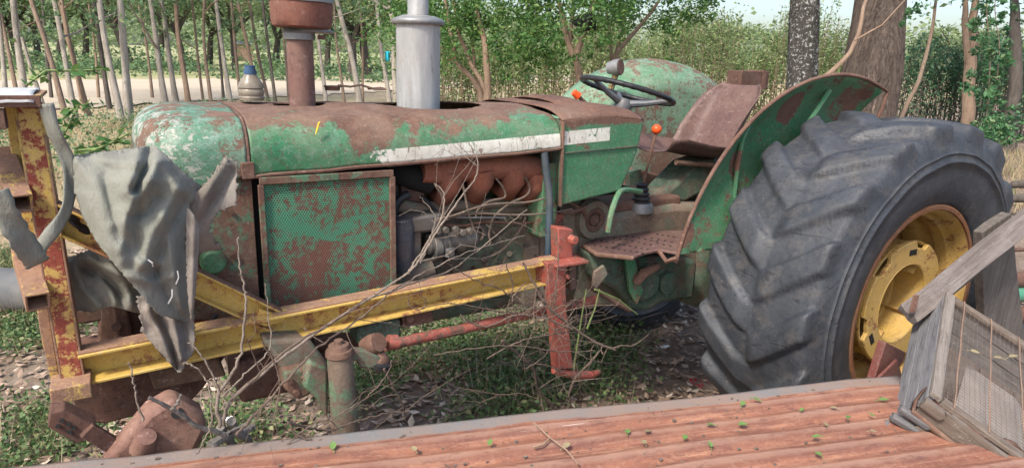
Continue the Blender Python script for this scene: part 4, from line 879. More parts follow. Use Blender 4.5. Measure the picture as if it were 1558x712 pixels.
cloth('cloth_tail', [(208, 450), (212, 480), (220, 508), (236, 528), (250, 542), (272, 567)], [(291, 462), (296, 490), (298, 515), (293, 540), (284, 548), (276, 566)], lambda u, v: -.515,
      [([(225, 470), (245, 510), (262, 550)], .035, 6), ([(240, 480), (258, 520), (270, 560)], -.03, 5), ([(262, 475), (268, 510), (276, 545)], .035, 6), ([(280, 490), (284, 530)], -.02, 5)], m_cl2, 50, 36, fray=3, seed=5, fold_noise=.02, cf=.6)
def ribbon(px, Ys, w, mat, name, par, tw=0.):
    pts = [S(u, v, Y=y) for (u, v), y in zip(px, Ys)]; n = 40; P = []
    for i in range(n+1):
        s = i/n*(len(pts)-1); k = min(len(pts)-2, int(s)); q = s-k
        p0, p1, p2, p3 = pts[max(0, k-1)], pts[k], pts[k+1], pts[min(len(pts)-1, k+2)]
        P.append(.5*((2*p1)+(p2-p0)*q+(2*p0-5*p1+4*p2-p3)*q*q+(3*p1-p0-3*p2+p3)*q**3))
    vs = []
    for i, p in enumerate(P):
        t = (P[min(n, i+1)]-P[max(0, i-1)]).normalized(); s_ = t.cross(Vector((.3, -1, .1))).normalized(); s_ = (s_+Vector((0, 1, 0))*tw*math.sin(i*.25)).normalized()
        ww = w*(1+.2*noise.noise(Vector((i*.3, 0, w*99))))
        for k in range(5): vs.append(p+s_*ww*(k/4-.5)+Vector((0, -1, 0))*.006*math.sin(k/4*math.pi+i*.2))
    return MB().add(vs, [(i*5+k, (i+1)*5+k, (i+1)*5+k+1, i*5+k+1) for i in range(n) for k in range(4)]).build(name, mat, par, solid=.003, ang=180)
ribbon([(70, 158), (82, 200), (101, 240), (107, 285), (100, 322), (80, 352), (62, 376), (56, 396)], [-.50, -.5, -.49, -.5, -.53, -.55, -.55, -.56], .027, m_cl, 'cloth_strip', tarp, .5)
ribbon([(-8, 292), (12, 330), (32, 362), (50, 390), (58, 402)], [-.6, -.6, -.59, -.57, -.56], .046, m_cl, 'cloth_strip', tarp, .2)
ribbon([(98, 318), (112, 335), (125, 345), (135, 360)], [-.45, -.44, -.43, -.42], .02, m_black, 'dark_strip', tarp, .3)
for a, b in (((225, 395), (233, 405)), ((262, 440), (256, 462)), ((270, 412), (268, 432))):
    MB().tube([S(a[0], a[1], Y=-.63), S((a[0]+b[0])/2+3, (a[1]+b[1])/2, Y=-.635), S(b[0], b[1], Y=-.63)], .0018, 5).build('loose_thread', m_alu, tarp)
# bottle stuck on the hood, filler cap with wire
bt = S(383, 148, Y=.04); bottle = thing('plastic_bottle', 'cut plastic bottle with blue rim standing upside down on the hood, full of brown liquid', 'bottle', bt)
m_bot = plain('cloudy_bottle_plastic', (.22, .19, .15), .3, 0, .3, 18, .2)
MB().lathe([(0, -.01), (.038, -.01), (.040, .0), (.037, .004), (.040, .010), (.040, .022), (.037, .026), (.040, .030), (.039, .040), (.030, .055), (.022, .066), (.020, .072), (0, .072)], bt, (0, 0, 1), 28).build('body', m_bot, bottle)
MB().lathe([(.0, .071), (.019, .071), (.021, .078), (.0165, .094), (.018, .100), (.0, .100)], bt, (0, 0, 1), 24).build('neck', plain('blue_plastic', (.05, .10, .19), .35, 0, .2, 12, .05), bottle)
cp_ = S(506, 138, Y=.03); capt = thing('filler_cap', 'rusty round cap with a twisted wire lying on the hood between the two stacks', 'cap', cp_)
MB().lathe([(.0, .0), (.025, .0), (.026, .010), (.029, .011), (.029, .016), (.0, .017)], cp_, (0, 0, 1), 20).build('cap_body', m_rustd, capt)
MB().tube([cp_+Vector((.02, 0, .017)), cp_+Vector((.07, .02, .012)), cp_+Vector((.11, .03, .018)), cp_+Vector((.16, .03, .004)), cp_+Vector((.20, .02, .004)), cp_+Vector((.19, .04, .008)), cp_+Vector((.14, .04, .004))], .004, 6).build('wire', m_wire, capt)
whole(MB().tube([S(480, 205, Y=-.338), S(483, 196, Y=-.338), S(485, 188, Y=-.338), S(487, 185, Y=-.334)], [.001, .003, .003, .001], 6), 'yellow_leaf', plain('yellow_leaf', (.65, .45, .04), .6), 'small curled yellow leaf stuck on the rusty hood side', 'leaf')

# ------------------------------------------------ corrugated sheet in front, on timbers
SZ = .75; se0 = S(60, 707, Z=SZ); se1 = S(1356, 572, Z=SZ); ee = (se1-se0).normalized(); nn = Vector((ee.y, -ee.x, 0)); se0 = se0-ee*.5; LS = (se1-se0).length+.02
def sheet_mat():
    t = NT('rusted_corrugated_iron'); x, y, z = t.xyz(); c = t.mix(t.ramp(t.noise(1, 7, .65, 0, t.map((1.6, 9, 9))), .35, .65), (.175, .068, .044), (.34, .15, .092))
    st = t.noise(1, 8, .8, 0, t.map((4, 32, 32))); c = t.mix(t.ramp(st, .52, .64, 0, .6), c, (.46, .25, .155)); c = t.mix(t.ramp(t.noise(90, 6, .85), .52, .6, 0, .35), c, (.4, .27, .2)); c = t.mix(t.ramp(t.noise(1, 8, .75, 0, t.map((7, 20, 20))), .5, .62, 0, .7), c, (.15, .062, .05))
    wv = t.mth('COSINE', t.mth('MULTIPLY', y, 2*math.pi/.076)); c = t.mix(t.mth('MULTIPLY', t.ramp(t.mth('ADD', wv, t.mth('MULTIPLY', t.noise(5, 6, .7), 2.4)), 1.6, 2.2), .8), c, (.38, .225, .165))  # paler stripes along the ridge crests: highlights put into the colour
    c = t.mix(t.ramp(t.noise(12, 8, .75), .60, .68, 0, .7), c, (.38, .18, .10)); c = t.mix(t.ramp(t.noise(60, 5, .7), .6, .7, 0, .5), c, (.14, .06, .05))
    st2 = t.noise(1, 6, .75, 0, t.map((2.2, 130, 130))); c = t.mix(t.ramp(st2, .56, .60, 0, .4), c, (.43, .25, .17)); st3 = t.noise(1, 9, .8, 0, t.map((14, 45, 45))); c = t.mix(t.ramp(st3, .54, .60, 0, .5), c, (.10, .045, .038))
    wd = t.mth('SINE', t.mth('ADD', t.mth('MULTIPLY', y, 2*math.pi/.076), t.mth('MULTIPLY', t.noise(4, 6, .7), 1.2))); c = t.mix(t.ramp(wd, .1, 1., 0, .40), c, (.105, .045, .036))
    e = t.mth('ADD', y, t.mth('MULTIPLY', t.mth('SUBTRACT', t.noise(3.5, 6, .6), .5), .05)); k = t.ramp(e, .054, .044)
    c = t.mix(k, c, t.mix(t.ramp(t.noise(1.2, 7, .75), .40, .6), (.26, .18, .14), (.18, .178, .178)))
    sc1 = t.ramp(t.noise(1, 4, .6, 0, t.map((3, 90, 90))), .70, .73); c = t.mix(t.mth('MULTIPLY', sc1, .8), c, (.6, .52, .5))
    return t.out(c, .62, t.bump(t.noise(70, 8, .8), .7, .003), 0.0)
m_sheet = sheet_mat()
def sheet(loc, L, Wd, name, label, zoff=0, wv=0.0):
    mb = MB(); nu, nv = 60, 110
    def fn(u, v):
        y = Wd*v; z = .0048*math.cos(2*math.pi*y/.076)*min(1, max(0, (y-.05)/.02)); z += .007*noise.noise(Vector((u*6, v*3, 3)))+.003*noise.noise(Vector((u*22, v*9, 5)))
        return Vector((L*u, y+.003*noise.noise(Vector((u*14, 0, 0)))*(v < .1), z))
    mb.grid(fn, nu, nv); ob = mb.build(name, m_sheet, None, solid=.0025, ang=80)
    Mx = Matrix((ee, nn, Vector((0, 0, 1)))).transposed().to_4x4()
    if Mx.determinant() < 0: pass
    Mx.translation = loc; ob.matrix_world = Mx; return ob
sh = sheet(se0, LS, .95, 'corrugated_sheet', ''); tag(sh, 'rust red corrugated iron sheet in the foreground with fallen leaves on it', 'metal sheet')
m_wood = None
def wood_mat(name, a, b, dark=(.07, .055, .045), sc_=(9, 9, 60), rotx=0):
    t = NT(name); v = t.map(sc_); n1 = t.noise(1, 7, .7, .4, v); c = t.mix(t.ramp(n1, .35, .65), a, b); c = t.mix(t.ramp(t.noise(1.4, 5, .7, .6, v), .60, .68, 0, .8), c, dark)
    c = t.mix(t.ramp(t.noise(7, 8, .8), .5, .75, 0, .5), c, (.28, .26, .24)); c = t.mix(t.ramp(t.noise(1, 6, .8, 0, t.map(tuple(3.5*q for q in sc_))), .53, .6, 0, .6), c, dark); c = t.mix(t.ramp(t.noise(50, 3), .68, .74, 0, .5), c, (.36, .34, .32))
    return t.out(c, .9, t.bump(n1, .7, .006))
m_wgrey = wood_mat('weathered_grey_wood', (.095, .097, .105), (.18, .175, .178), sc_=(3, 60, 60))
m_wblue = wood_mat('blue_grey_wood', (.14, .142, .152), (.235, .232, .24), sc_=(3, 60, 60))  # lightened in the colour, since the crate's left side falls in shade
m_wbrown = wood_mat('weathered_brown_wood', (.10, .078, .062), (.19, .15, .122), sc_=(3, 60, 60))
m_wpale = wood_mat('pale_batten_wood', (.17, .145, .13), (.27, .235, .20), sc_=(3, 60, 60))
m_wplank = wood_mat('old_beam_wood', (.095, .078, .072), (.175, .15, .14), sc_=(3, 45, 45))
def board(name, mat, a, b, wv, tv, par=None, label=None, cat=None, seg=14, warp=.004, taper=0, root=None):
    """a sawn board in its own frame: length along local x"""
    a, b, wv, tv = map(Vector, (a, b, wv, tv)); L = (b-a).length; ex = (b-a).normalized(); w, t = wv.length, tv.length; ey = wv.normalized(); ez = ex.cross(ey).normalized()
    mb = MB(); vs = []; ring = [(-.5, -.5), (-.17, -.5), (.17, -.5), (.5, -.5), (.5, .5), (.17, .5), (-.17, .5), (-.5, .5)]; sd_ = a.x*3+a.y*5+a.z*7
    for i in range(seg+1):
        s = i/seg
        for k, (y, z) in enumerate(ring):
            q = noise.noise_vector(Vector((s*L*4+sd_, y*2, z*2+sd_)))*warp; e = .012*noise.noise(Vector((y*9+sd_, z*5, i*3.)))*(i in (0, seg))
            vs.append(Vector((s*L+e, y*w*(1-taper*s), z*t))+q)
    mb.add(vs, [(i*8+k, (i+1)*8+k, (i+1)*8+(k+1) % 8, i*8+(k+1) % 8) for i in range(seg) for k in range(8)]+[tuple(range(8)), tuple(range(seg*8, seg*8+8))[::-1]])
    o = mb.build(name, mat, None, ang=45, bevel=.0015)
    Mx = Matrix((ex, ey, ez)).transposed().to_4x4(); Mx.translation = a
    if par: o.parent = par; Mx = Matrix.Translation(-root_of(par).location) @ Mx
    o.matrix_local = Mx
    if label: tag(o, label, cat)
    return o
for i, (s, lb_) in enumerate(((.35, 'rough timber under the left end of the corrugated sheet'), (LS-.9, 'rough timber under the right end of the corrugated sheet'))):
    p = se0+ee*s+nn*.12+Vector((0, 0, -SZ-.03)); q = p+Vector((0, 0, SZ+.012)); st_ = thing('timber_trestle', lb_, 'timber', p)
    for y in (0, .62): board('post', m_wbrown, p+nn*y, q+nn*y+Vector((0, 0, -.06)), ee*.09, nn*.09, st_)
    board('crosspiece', m_wbrown, q-nn*.06+Vector((0, 0, -.045)), q+nn*.74+Vector((0, 0, -.045)), ee*.08, Vector((0, 0, .06)), st_)

g = random.Random(12); mb = MB()
for k in range(520):
    a, w_ = g.uniform(.3, LS-.05), g.choice((.076, .152, .228, .304, .38))*1.0+g.gauss(-.038, .012)+g.choice((0, .03)); p = se0+ee*a+nn*w_; p.z = SZ+g.uniform(-.004, .004); s_ = g.uniform(.0012, .0045)
    mb.obox(p, Vector((s_, 0, 0)), Vector((0, s_*g.uniform(.4, 1.), 0)), Vector((0, 0, s_*.4)))
tag(kind(mb.build('debris', m_wbrown, None, smooth=False), 'stuff'), 'fine grit and bark crumbs caught in the valleys of the corrugated sheet', 'grit')
m_lg = leaf_mat('fresh_fallen_leaf', (.09, .19, .045), (.16, .25, .08), None, .15); m_ld = leaf_mat('dry_fallen_leaf', (.22, .17, .10), (.28, .25, .14), None, .1)
def leaf(p, s, a, mat, label, grp, name='fallen_leaf', nrm=0.):
    mb = MB(); n = 7; vs = []
    for i in range(n+1):
        t = i/n; w = math.sin(math.pi*t**.8)**.9*.30*s
        for y in (-1, 0, 1): vs.append(Vector(((t-.5)*s, y*w, abs(y)*w*.35+.12*s*(t-.5)**2+.002)))
    mb.add(vs, [(i*3+k, (i+1)*3+k, (i+1)*3+k+1, i*3+k+1) for i in range(n) for k in (0, 1)]); mb.tube([Vector((-.5*s-.3*s, 0, .01*s)), Vector((-.5*s, 0, .03*s))], .0012, 4)
    o = mb.build(name, mat, None, ang=180); o.location = p; o.rotation_euler = (random.uniform(-.3, .3), random.uniform(-.3, .3), a); return tag(o, label, 'leaf', grp)
for (u, v, g_) in ((955, 657, 1), (985, 657, 0), (980, 673, 0), (1042, 666, 1), (1081, 647, 1), (1080, 676, 1), (1129, 646, 2), (1130, 614, 1), (1152, 609, 2), (1220, 624, 1), (1268, 621, 0), (1290, 635, 2), (1326, 632, 1), (1242, 665, 1), (1329, 657, 0), (1245, 691, 1), (1345, 609, 2), (630, 683, 0), (746, 674, 1), (507, 678, 2), (862, 678, 0), (1256, 646, 0)):
    leaf(S(u, v, Z=SZ+.013), random.uniform(.018, .028)*(1.3 if g_ == 2 else 1), random.uniform(0, 6), m_lg if g_ else m_ld, ('fresh green leaf lying on the rusty corrugated sheet' if g_ else 'pale dry leaf lying on the rusty corrugated sheet'), 'green leaves fallen on the corrugated sheet' if g_ else 'dry leaves fallen on the corrugated sheet')
whole(MB().tube([S(812, 642, Z=SZ+.03), S(835, 664, Z=SZ+.025), S(862, 684, Z=SZ+.02), S(880, 706, Z=SZ+.012)], .0022, 5).tube([S(838, 664, Z=SZ+.02), S(826, 676, Z=SZ+.016), S(812, 680, Z=SZ+.015)], .003, 5), 'twig', m_wire, 'thin dark forked twig lying alone on the middle of the corrugated sheet', 'twig')

# ------------------------------------------------ wooden crate with wire netting
kA = 1.72
A_ = CAM+sight(1412, 602)*kA; vB = CAM+sight(1437, 447)*kA*1.3036-A_; vD = (CAM+sight(1558, 706)*kA*.9549-A_)*3.3; vE = CAM+sight(1352, 652)*kA*1.0503-A_
crate = thing('wooden_crate', 'weathered wooden cage crate with rusty wire netting tipped on its side at the right', 'crate', A_+vE)
uB, uD, uE = vB.normalized(), vD.normalized(), vE.normalized(); lB, lD, lE = vB.length, vD.length, vE.length
nA = -uD        # outward normal of the left side
for k in range(3):      # left side boards, along B
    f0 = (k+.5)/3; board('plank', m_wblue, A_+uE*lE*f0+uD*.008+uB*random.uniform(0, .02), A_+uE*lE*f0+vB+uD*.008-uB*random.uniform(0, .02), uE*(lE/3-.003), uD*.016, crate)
board('batten', m_wpale, A_-uE*.008+uD*.014, A_+vB-uE*.008+uD*.014, uD*.030, uE*.014, crate)
for k in range(2):      # lower end boards, along D
    f0 = (k+.5)/2; board('plank', m_wbrown, A_+uE*lE*f0-uB*.008+uD*.03*(k), A_+uE*lE*f0+vD-uB*.008, uE*(lE/2-.005), uB*.018, crate, warp=.006)
board('batten', m_wbrown, A_-uE*.006+uB*.012+uD*.03, A_+vD-uE*.006+uB*.012, uB*.026, uE*.014, crate)
board('batten', m_wbrown, A_+vB-uE*.004-uB*.01+uD*.03, A_+vB+vD-uE*.004-uB*.01, uB*.024, uE*.016, crate)
for k in range(3): f0 = (k+.5)/3; board('plank', m_wgrey, A_+vB+uE*lE*f0+uD*.02, A_+vB+uE*lE*f0+vD, uE*(lE/3-.004), uB*.014, crate)
for k in range(7): f0 = (k+.5)/7; board('floor_board', m_wplank, A_+uE*lE+uD*(lD*f0), A_+uE*lE+vB+uD*(lD*f0), uD*(lD/7-.006), uE*.012, crate)
for k in range(3):      # broken stub ends at the low corner
    board('stub', m_wgrey, A_+uE*(lE*(.45+.2*k))-uD*.03-uB*(.018+.008*k), A_+uE*(lE*(.45+.2*k))+uD*.05-uB*.012, uE*.020, uB*.020, crate, warp=.006, seg=5)
board('corner_block', m_wbrown, A_+uE*.012-uD*.006-uB*.022, A_+uE*.012+uD*.05-uB*.022, uE*.03, uB*.02, crate, seg=5)
stp = [A_+uE*(lE*.1)+uB*.05-uD*.004, A_+uE*(lE*.28)+uB*.015-uD*.006, A_+uE*(lE*.36)-uB*.021, A_+uE*(lE*.40)-uB*.022+uD*.10, A_+uE*(lE*.48)-uB*.022+uD*.30]
sb = MB(); vs = []
for i, p in enumerate(stp): vs += [p-uE*.009, p+uE*.009]
sb.add(vs, [(2*i, 2*i+2, 2*i+3, 2*i+1) for i in range(4)]).build('iron_strap', m_rust, crate, solid=.003)
def netmesh():
    mb = MB(); r = .00065; o = A_-uE*.010
    n1 = int(lD/.015); n2 = int(lB/.015)
    def strand(a, b, r, seg):
        P = [a.lerp(b, i/seg)+noise.noise_vector(a.lerp(b, i/seg)*6)*.004+uE*.006*math.sin(i/seg*math.pi) for i in range(seg+1)]; mb.tube(P, r, 3, False)
    for i in range(n1+1):
        s = .03+(lD-.03)*i/n1; strand(o+uD*s, o+uD*s+vB, r, 6)
    for i in range(n2+1):
        s = lB*i/n2; strand(o+uB*s+uD*.03, o+uB*s+vD, r, 8)
    return mb
kind(netmesh().build('wire_netting', m_line, crate, smooth=False), 'stuff')
for k in range(6):
    s = .06+.093*k; P = [A_-uE*.016+uD*(s+.0012*math.sin(q*2))+uB*(lB*q/8) for q in range(9)]; MB().tube(P, .0020, 6).build('rod', m_wire, crate)
pn = MB().prism([A_+uE*.05+uD*.10+uB*.08, A_+uE*.05+uD*.13+uB*.42, A_+uE*.05+uD*.28+uB*.42, A_+uE*.05+uD*.50+uB*.10], uE*.004).build('inner_sheet', plain('pale_board', (.24, .215, .195), .7, 0, .2, 9, .2, dirt=.1), crate)
for (b_, d_) in ((.36, .10), (.42, .17), (.45, .30), (.30, .33), (.50, .22), (.16, .40), (.12, .36), (.25, .46)): leaf(A_-uE*.022+uB*b_+uD*d_, random.uniform(.022, .032), random.uniform(0, 6), m_ld if b_ > .2 else m_lg, 'small leaf caught on the wire netting of the wooden crate', 'leaves caught on the crate netting')
p0 = CAM+sight(1380, 481)*kA*1.285; p1 = CAM+sight(1575, 322)*kA*1.42
bm_ = board('wooden_beam', m_wplank, p0, p1+(p1-p0)*.5, ((p1-p0).normalized().cross(sight(1450, 400))).normalized()*.074, (0, .0, .03), None, 'rough grey wooden beam lying slantwise over the top corner of the netting crate', 'beam', seg=20, warp=.012)
MB().obox(CAM+sight(1391, 462)*kA*1.262, (.006, .002, .03), (.010, -.004, 0), (.0, .002, 0)).build('iron_clip', m_rust, crate, bevel=.002)
# slab standing behind the wheel, red channel scrap, pipes
pb_ = S(1520, 560, Y=-1.12)
whole(MB().prism([S(u, v, Y=-1.12) for u, v in ((1480, 350), (1496, 338), (1510, 330), (1524, 322), (1528, 350), (1532, 400), (1545, 498), (1560, 640), (1470, 640), (1484, 470), (1480, 400))], (0, -.035, 0)).bend(.006, 8), 'wooden_slab', wood_mat('slab_wood', (.085, .073, .065), (.155, .135, .12), sc_=(50, 50, 3)), 'broad grey brown wooden slab standing against the right side of the big tyre', 'slab', bevel=.004)
m_scrap = paint('dull_red_scrap', (.17, .045, .04), (.14, .05, .042), .45, 9, dirt=.2)
sc_ = thing('steel_channel', 'dull red steel channel scrap poking up between the wheel rim and the crate', 'scrap metal', S(1345, 575, Y=-1.08))
MB().prism([S(u, v, Y=-1.06) for u, v in ((1318, 574), (1336, 516), (1366, 531), (1362, 545), (1338, 578))], (0, -.03, 0)).build('web', m_scrap, sc_, bevel=.002)
MB().prism([S(u, v, Y=-1.10) for u, v in ((1326, 580), (1362, 545), (1370, 575), (1366, 620), (1326, 620))], (0, -.01, 0)).build('flange', m_scrap, sc_, bevel=.002)
MB().prism([S(u, v, Y=-1.06) for u, v in ((1318, 574), (1338, 578), (1340, 690), (1320, 690))], (0, -.03, 0)).build('stem', m_scrap, sc_, bevel=.002)
m_teal = paint('teal_paint', (.05, .28, .18), None, .4, 9)
for i, (u, v, r, mt, dz, lb_) in enumerate(((1545, 380, .035, m_rustd, .0, 'thin dark bent rod topmost in the scrap heap at the right edge'), (1556, 425, .05, m_rust, 0, 'rusty brown pipe in the scrap heap at the right edge, above the teal one'), (1552, 448, .05, m_teal, 0, 'teal painted pipe in the scrap heap at the right edge'), (1556, 478, .05, m_rust, 0, 'rusty brown pipe in the scrap heap at the right edge, below the teal one'), (1556, 503, .045, m_hose, 0, 'dark blue pipe lowest in the scrap heap at the right edge'))):
    p = S(u, v, D=4.2); d = Vector((.9, -.25, -.02)).normalized(); whole(MB().tube([p-d*.22, p+d*.5, p+d*1.3], r if i else .014, 16), 'scrap_pipe' if i else 'bent_rod', mt, lb_, 'pipe', p)
hp = MB(); c = S(1620, 480, D=4.5); c.z = 0
for k in range(26):
    a = c+Vector((random.uniform(-.5, .9), random.uniform(-.5, .6), random.uniform(.0, .75))); hp.beam(a, a+Vector((random.uniform(-.4, .4), random.uniform(-.4, .4), random.uniform(-.1, .1))), random.uniform(.03, .1), random.uniform(.01, .05))
tag(kind(hp.build('scrap_heap', m_rustd, None, bevel=.002), 'stuff'), 'heap of dark rusty scrap metal under the pipes at the right edge', 'scrap heap')
for i, (v, lb_) in enumerate(((281, 'upper dark weathered log end at the right edge beyond the tyre'), (302, 'lower dark weathered log end at the right edge beyond the tyre'))):
    p = S(1537, v, D=(8.9, 8.0)[i]); d = Vector((.9, -.3, .0)); whole(MB().tube([p, p+d*.05, p+d*.3, p+d*.9], [.015, .05, .06, .06], 10).bend(.03, 6, i), 'log', b_dark, lb_, 'log', p)
# grey pipe lying on the left
gp0 = S(70, 500, D=4.3); gp0.z = .14; gd = Vector((-.93, .30, 0)).normalized(); gp = S(2, 497, D=4.35)
q0 = S(62, 498, D=4.2); q1 = S(-60, 492, D=4.25); q0.z = q1.z = .15; whole(MB().tube([q0+(q0-q1).normalized()*.25, q1, q1+(q1-q0).normalized()*2.5], .135, 36), 'grey_pipe', plain('grey_pipe', (.11, .115, .12), .7, 0, .15, 6, .2, dirt=.3), 'wide grey pipe lying on the ground behind the yellow frame at the left edge', 'pipe', q0)
# rusty hollow block with bar, near the lower left
blk = thing('rusty_casting', 'rusty brown block with a hole at lower left, grey stick lying on it', 'scrap metal', S(235, 690, Y=-.62))
Yb = -.66
MB().prism([S(u, v, Y=Yb) for u, v in ((150, 712), (222, 628), (262, 606), (308, 630), (318, 655), (300, 690), (285, 712))], (0, .075, 0)).bend(.006, 14).build('block', m_blk := rusty('flaking_rust', (.145, .075, .06), (.27, .15, .11), 7, .35, .7, .5), blk, bevel=.018)
MB().cyl(S(270, 628, Y=Yb-.003), S(270, 628, Y=Yb+.01), .014, 16).build('hole', m_blackd, blk)
MB().lathe([(0, -.03), (.03, -.025), (.026, .0), (.022, .025), (0, .028)], S(220, 672, Y=Yb-.01), (.2, -.5, .8), 14).build('stub', m_blk, blk)
MB().beam(S(130, 652, Y=-.62), S(195, 690, Y=-.60), .03, .035).build('bar', m_rustd, blk, bevel=.002)
pt_ = MB().prism([S(u, v, Y=-.62) for u, v in ((76, 628), (98, 624), (146, 648), (142, 662), (118, 676), (72, 650))], (0, .035, .01)).build('toothed_plate', m_rustd, blk, bevel=.003)
for u, v in ((94, 640), (104, 645), (112, 651), (106, 657), (88, 648)): MB().cyl(S(u, v, Y=-.622), S(u, v, Y=-.625), .005, 8).build('hole', m_blackd, pt_)
ex_ = MB().box(-3.3, -2.4, -.72, -.40, -.05, .10).bend(.05, 4)
# ------------------------------------------------ thorny brush in front of the tractor
m_br = bark('thorn_twig_bark', (.14, .108, .085), (.27, .225, .185), 40, 20, .5, None, .002); m_br2 = bark('dark_twig_bark', (.09, .065, .05), (.19, .14, .11), 40, 20, .5, None, .002)
m_stick = bark('lichened_stick', (.10, .09, .08), (.24, .22, .20), 30, 30, .8, ((.3, .31, .29), 60, .64), .003)
def twig(mb, px, Y0, Y1, r0, r1, thorns=True, seed=0, kids=2, jit=1.5):
    n = len(px); pts = [S(u, v, Y=Y0+(Y1-Y0)*i/(n-1)) for i, (u, v) in enumerate(px)]; P = []; m = max(10, 7*(n-1)); g = random.Random(seed*31+int(px[0][0]))
    for i in range(m+1):
        s = i/m*(n-1); k = min(n-2, int(s)); q = s-k; a, b, c, d = pts[max(0, k-1)], pts[k], pts[k+1], pts[min(n-1, k+2)]
        P.append(.5*((2*b)+(c-a)*q+(2*a-5*b+4*c-d)*q*q+(3*b-a-3*c+d)*q**3)+Vector((g.uniform(-1, 1), g.uniform(-1, 1), g.uniform(-1, 1)))*.0016*jit)
    R = [(r0+(r1-r0)*i/m)*.66*(1+.12*g.uniform(-1, 1)) for i in range(m+1)]; mb.tube(P, R, 7)
    if thorns:
        for i in range(1, m, 1):
            for _ in range(g.choice((0, 1, 1))):
                d = Vector((g.uniform(-1, 1), g.uniform(-.6, .6), g.uniform(-1, 1))).normalized(); p = P[i].lerp(P[i+1], g.random()); L = g.uniform(.002, .007); mb.tube([p, p+d*(R[i]+L*.4), p+d*(R[i]+L)], [R[i]*.6, R[i]*.4, .0004], 4, False)
    for k in range(kids):
        i = g.randrange(m//4, m-1); d = (P[min(m, i+2)]-P[i]).normalized()*.6+Vector((g.uniform(-1, 1), g.uniform(-.5, .3), g.uniform(-.6, 1))).normalized(); L = g.uniform(.06, .22)
        Q = [P[i]+d*L*t+noise.noise_vector(P[i]*5+Vector((t*3, k, 0)))*L*.35*t for t in (0, .25, .5, .75, 1)]; mb.tube(Q, [R[i]*.5, R[i]*.42, R[i]*.35, R[i]*.25, .0006], 5, False)
        for q in Q[1:4]:
            d2 = Vector((g.uniform(-1, 1), g.uniform(-1, 1), g.uniform(-1, 1))).normalized(); mb.tube([q, q+d2*.010], [R[i]*.3, .0004], 3, False)
    return mb
def brush(name, label, paths, mat, base, seed, kids=2):
    r = thing(name, label, 'branch', base)
    for i, (px, Y0, Y1, r0, r1) in enumerate(paths): twig(MB(), px, Y0, Y1, r0, r1, True, seed+i, kids).build('stem', mat, r, ang=60)
    return r
brush('thorny_branch', 'long pale thorny branch rising from lower left across the grille towards the engine', [
    ([(338, 648), (352, 610), (400, 566), (470, 515), (560, 455), (620, 416), (645, 385), (674, 338), (705, 296), (728, 259), (716, 222)], -.74, -.62, .0075, .0028),
    ([(620, 416), (648, 372), (672, 330), (675, 296), (661, 279)], -.66, -.60, .0045, .0022),
    ([(560, 455), (630, 430), (688, 409), (755, 358), (802, 318)], -.68, -.60, .0045, .002),
    ([(600, 440), (640, 418), (700, 388), (747, 373), (798, 358)], -.68, -.6, .0035, .0018),
    ([(640, 400), (655, 360), (662, 330), (640, 300)], -.66, -.6, .003, .0015)], m_br, S(338, 648, Y=-.74), 1, 4)
brush('thorny_branch', 'forked grey thorny branch standing upright before the yellow brace', [
    ([(335, 650), (330, 606), (345, 581), (367, 536), (373, 470), (372, 440), (365, 406), (362, 360)], -.76, -.66, .0070, .0025),
    ([(335, 600), (318, 560), (300, 532), (285, 522)], -.76, -.74, .004, .002),
    ([(300, 690), (318, 655), (322, 625), (318, 590), (305, 565), (285, 552), (278, 555)], -.84, -.80, .003, .002),
    ([(218, 640), (208, 605), (203, 580), (196, 550)], -.84, -.82, .0035, .0018),
    ([(340, 602), (372, 570), (400, 545), (412, 520), (408, 480), (404, 430)], -.78, -.7, .004, .0018)], m_br, S(335, 650, Y=-.76), 11, 0)
brush('thorny_branch', 'thin thorny branches crossing low in front of the kingpin and axle', [
    ([(360, 660), (390, 629), (446, 567), (485, 528), (553, 480), (600, 440)], -.80, -.68, .006, .003),
    ([(350, 610), (390, 573), (446, 525), (511, 486), (560, 452)], -.80, -.7, .0055, .003),
    ([(400, 520), (422, 560), (425, 600), (418, 640), (430, 672)], -.82, -.82, .003, .0018),
    ([(494, 646), (530, 622), (558, 604), (585, 574), (598, 547)], -.78, -.72, .003, .0016),
    ([(440, 643), (470, 650), (502, 654), (545, 640), (587, 629), (622, 626)], -.78, -.66, .0055, .003),
    ([(438, 640), (450, 660), (480, 672), (500, 690)], -.80, -.84, .004, .002),
    ([(430, 690), (460, 655), (500, 640), (520, 660)], -.82, -.80, .003, .0015),
    ([(585, 560), (600, 590), (612, 615), (618, 640)], -.70, -.62, .005, .003)], m_br2, S(440, 643, Y=-.78), 21, 3)
